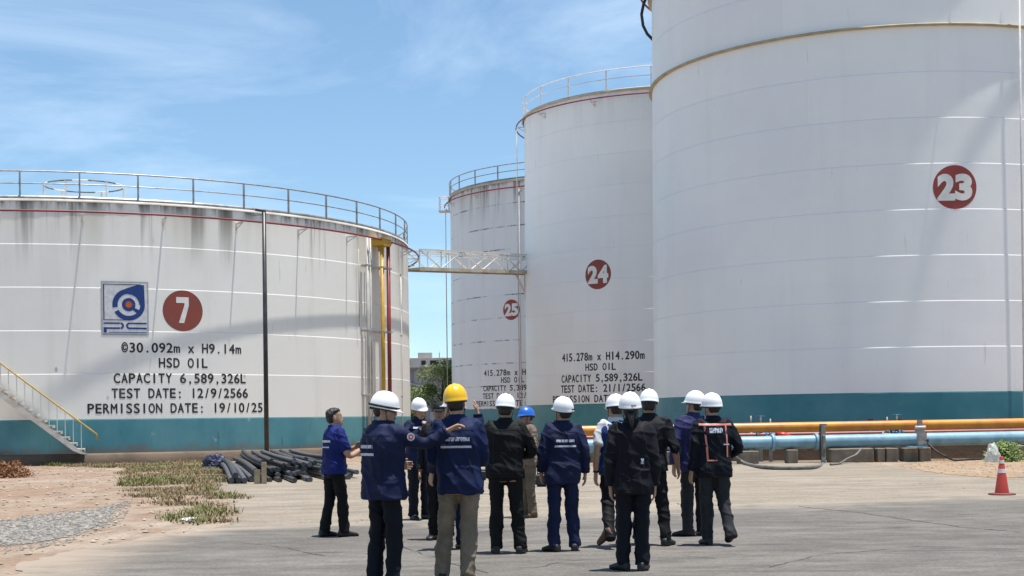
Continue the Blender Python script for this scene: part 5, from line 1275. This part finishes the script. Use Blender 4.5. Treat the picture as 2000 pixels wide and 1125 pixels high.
# 11 dark coverall
def ex11(root, hm, J, bvh, jk):
    h = [c for c in root.children if c.name.startswith('helmet')][0]
    q = MB(); q.box((.03, -.138, .024), (.05, .008, .010), rz=R_(11)); q.build('helmet_badge', m_strap, h)
p11 = person('person in plain black coverall standing square with both arms straight down', 1234, 13.85, 1.735, 3, m_slate, m_navyd, m_hw, .76, 1.0,
       {'R': ((.222, -.02, 1.10), (.222, .03, .84)), 'L': ((-.218, -.02, 1.10), (-.212, .03, .84))}, {'R': ((.09, 0, .09), 0, 14), 'L': ((-.10, .02, .09), 0, -35)}, extra=ex11, seed=11, wide=.98, longhair=True, hipx=.015,
       stripes=[('pocket_print', .085, .115, 1.06, 1.115, m_print)])
# 12 black shirt, half sleeves, striding
p12 = person('person in black half sleeve shirt striding beside the black coverall', 1268, 16.6, 1.80, 14, m_slate, m_blackp, m_hw, .84, .6,
       {'R': ((.29, -.02, 1.12), (.315, .10, .89))}, {'R': ((.20, -.10, .09), 0, 15), 'L': ((-.16, .14, .09), 0, 0)}, head=(-8, 0), seed=12, wide=1.1, skin=m_skin2)
# 13 indigo jacket
p13 = person('person in faded indigo jacket looking sideways beside the orange strap vest', 1357, 17.75, 1.80, -12, m_purp, m_char, m_hw, .80, 1.0,
       {'L': ((-.26, -.04, 1.12), (-.265, .0, .88))}, {'R': ((.10, .05, .09), 0, 5), 'L': ((-.10, .0, .09), 0, -55)}, head=(-38, 0), seed=13)
# 14 vest with salmon straps
p14 = person('person in navy jacket with salmon strap lines and charcoal trousers, stepping off', 1394, 16.45, 1.755, -10, m_navyd, m_char, m_hw, .80, 1.0,
       {'R': ((.30, -.02, 1.13), (.20, .16, 1.02)), 'L': ((-.235, -.02, 1.12), (-.26, .03, .87))}, {'R': ((.13, -.20, .13), -30, 10), 'L': ((-.06, .08, .09), 0, -5)}, head=(-20, 0), seed=14, wide=1.06,
       stripes=[('shoulder_tape', -.19, .20, 1.395, 1.418, m_orange), ('strap_line', -.118, -.098, 1.00, 1.395, m_orange, 'back', -.025), ('strap_line', .118, .138, 1.03, 1.395, m_orange, 'back', -.01),
                ('hem_tape', -.118, .0, .985, 1.0, m_orange), ('back_print', -.085, .07, 1.31, 1.365, m_print), ('pocket_tape', .075, .155, 1.17, 1.182, m_refl)])
# things held
bpy.context.view_layer.update()
def hold(p, v): return p.matrix_world @ Vector(v)
g = hold(p1, (.05, .40, 1.17)); gim = tag(empty('camera_gimbal', g, -R_(58)), 'small black camera gimbal held up by the polo shirt person', 'camera')
mb = MB(); mb.tube([(0, -.02, -.06), (0, 0, .0), (0.01, .03, .12)], [.018, .016, .014], 10); mb.build('grip', m_strap, gim)
mb = MB(); mb.tube([(0.01, .03, .12), (.03, .05, .18), (.02, .05, .24)], .009, 8); mb.build('gimbal_arm', m_galv, gim)
mb = MB(); mb.box((0.0, .06, .25), (.09, .03, .05)); mb.tube([(0, .07, .25), (0, .10, .25)], .016, 12); mb.build('camera_body', m_strap, gim)
g = hold(p3, (0.0, .33, 1.36)); camr = tag(empty('photo_camera', g, -R_(152)), 'black photo camera with round lens held at the chest', 'camera')
mb = MB(); mb.box((0, 0, 0), (.14, .07, .09)); mb.box((0, 0, .055), (.05, .05, .03)); mb.build('camera_body', m_strap, camr)
mb = MB(); mb.tube([(0, .03, 0), (0, .13, 0)], [.038, .042], 16); mb.build('lens', m_cable, camr)
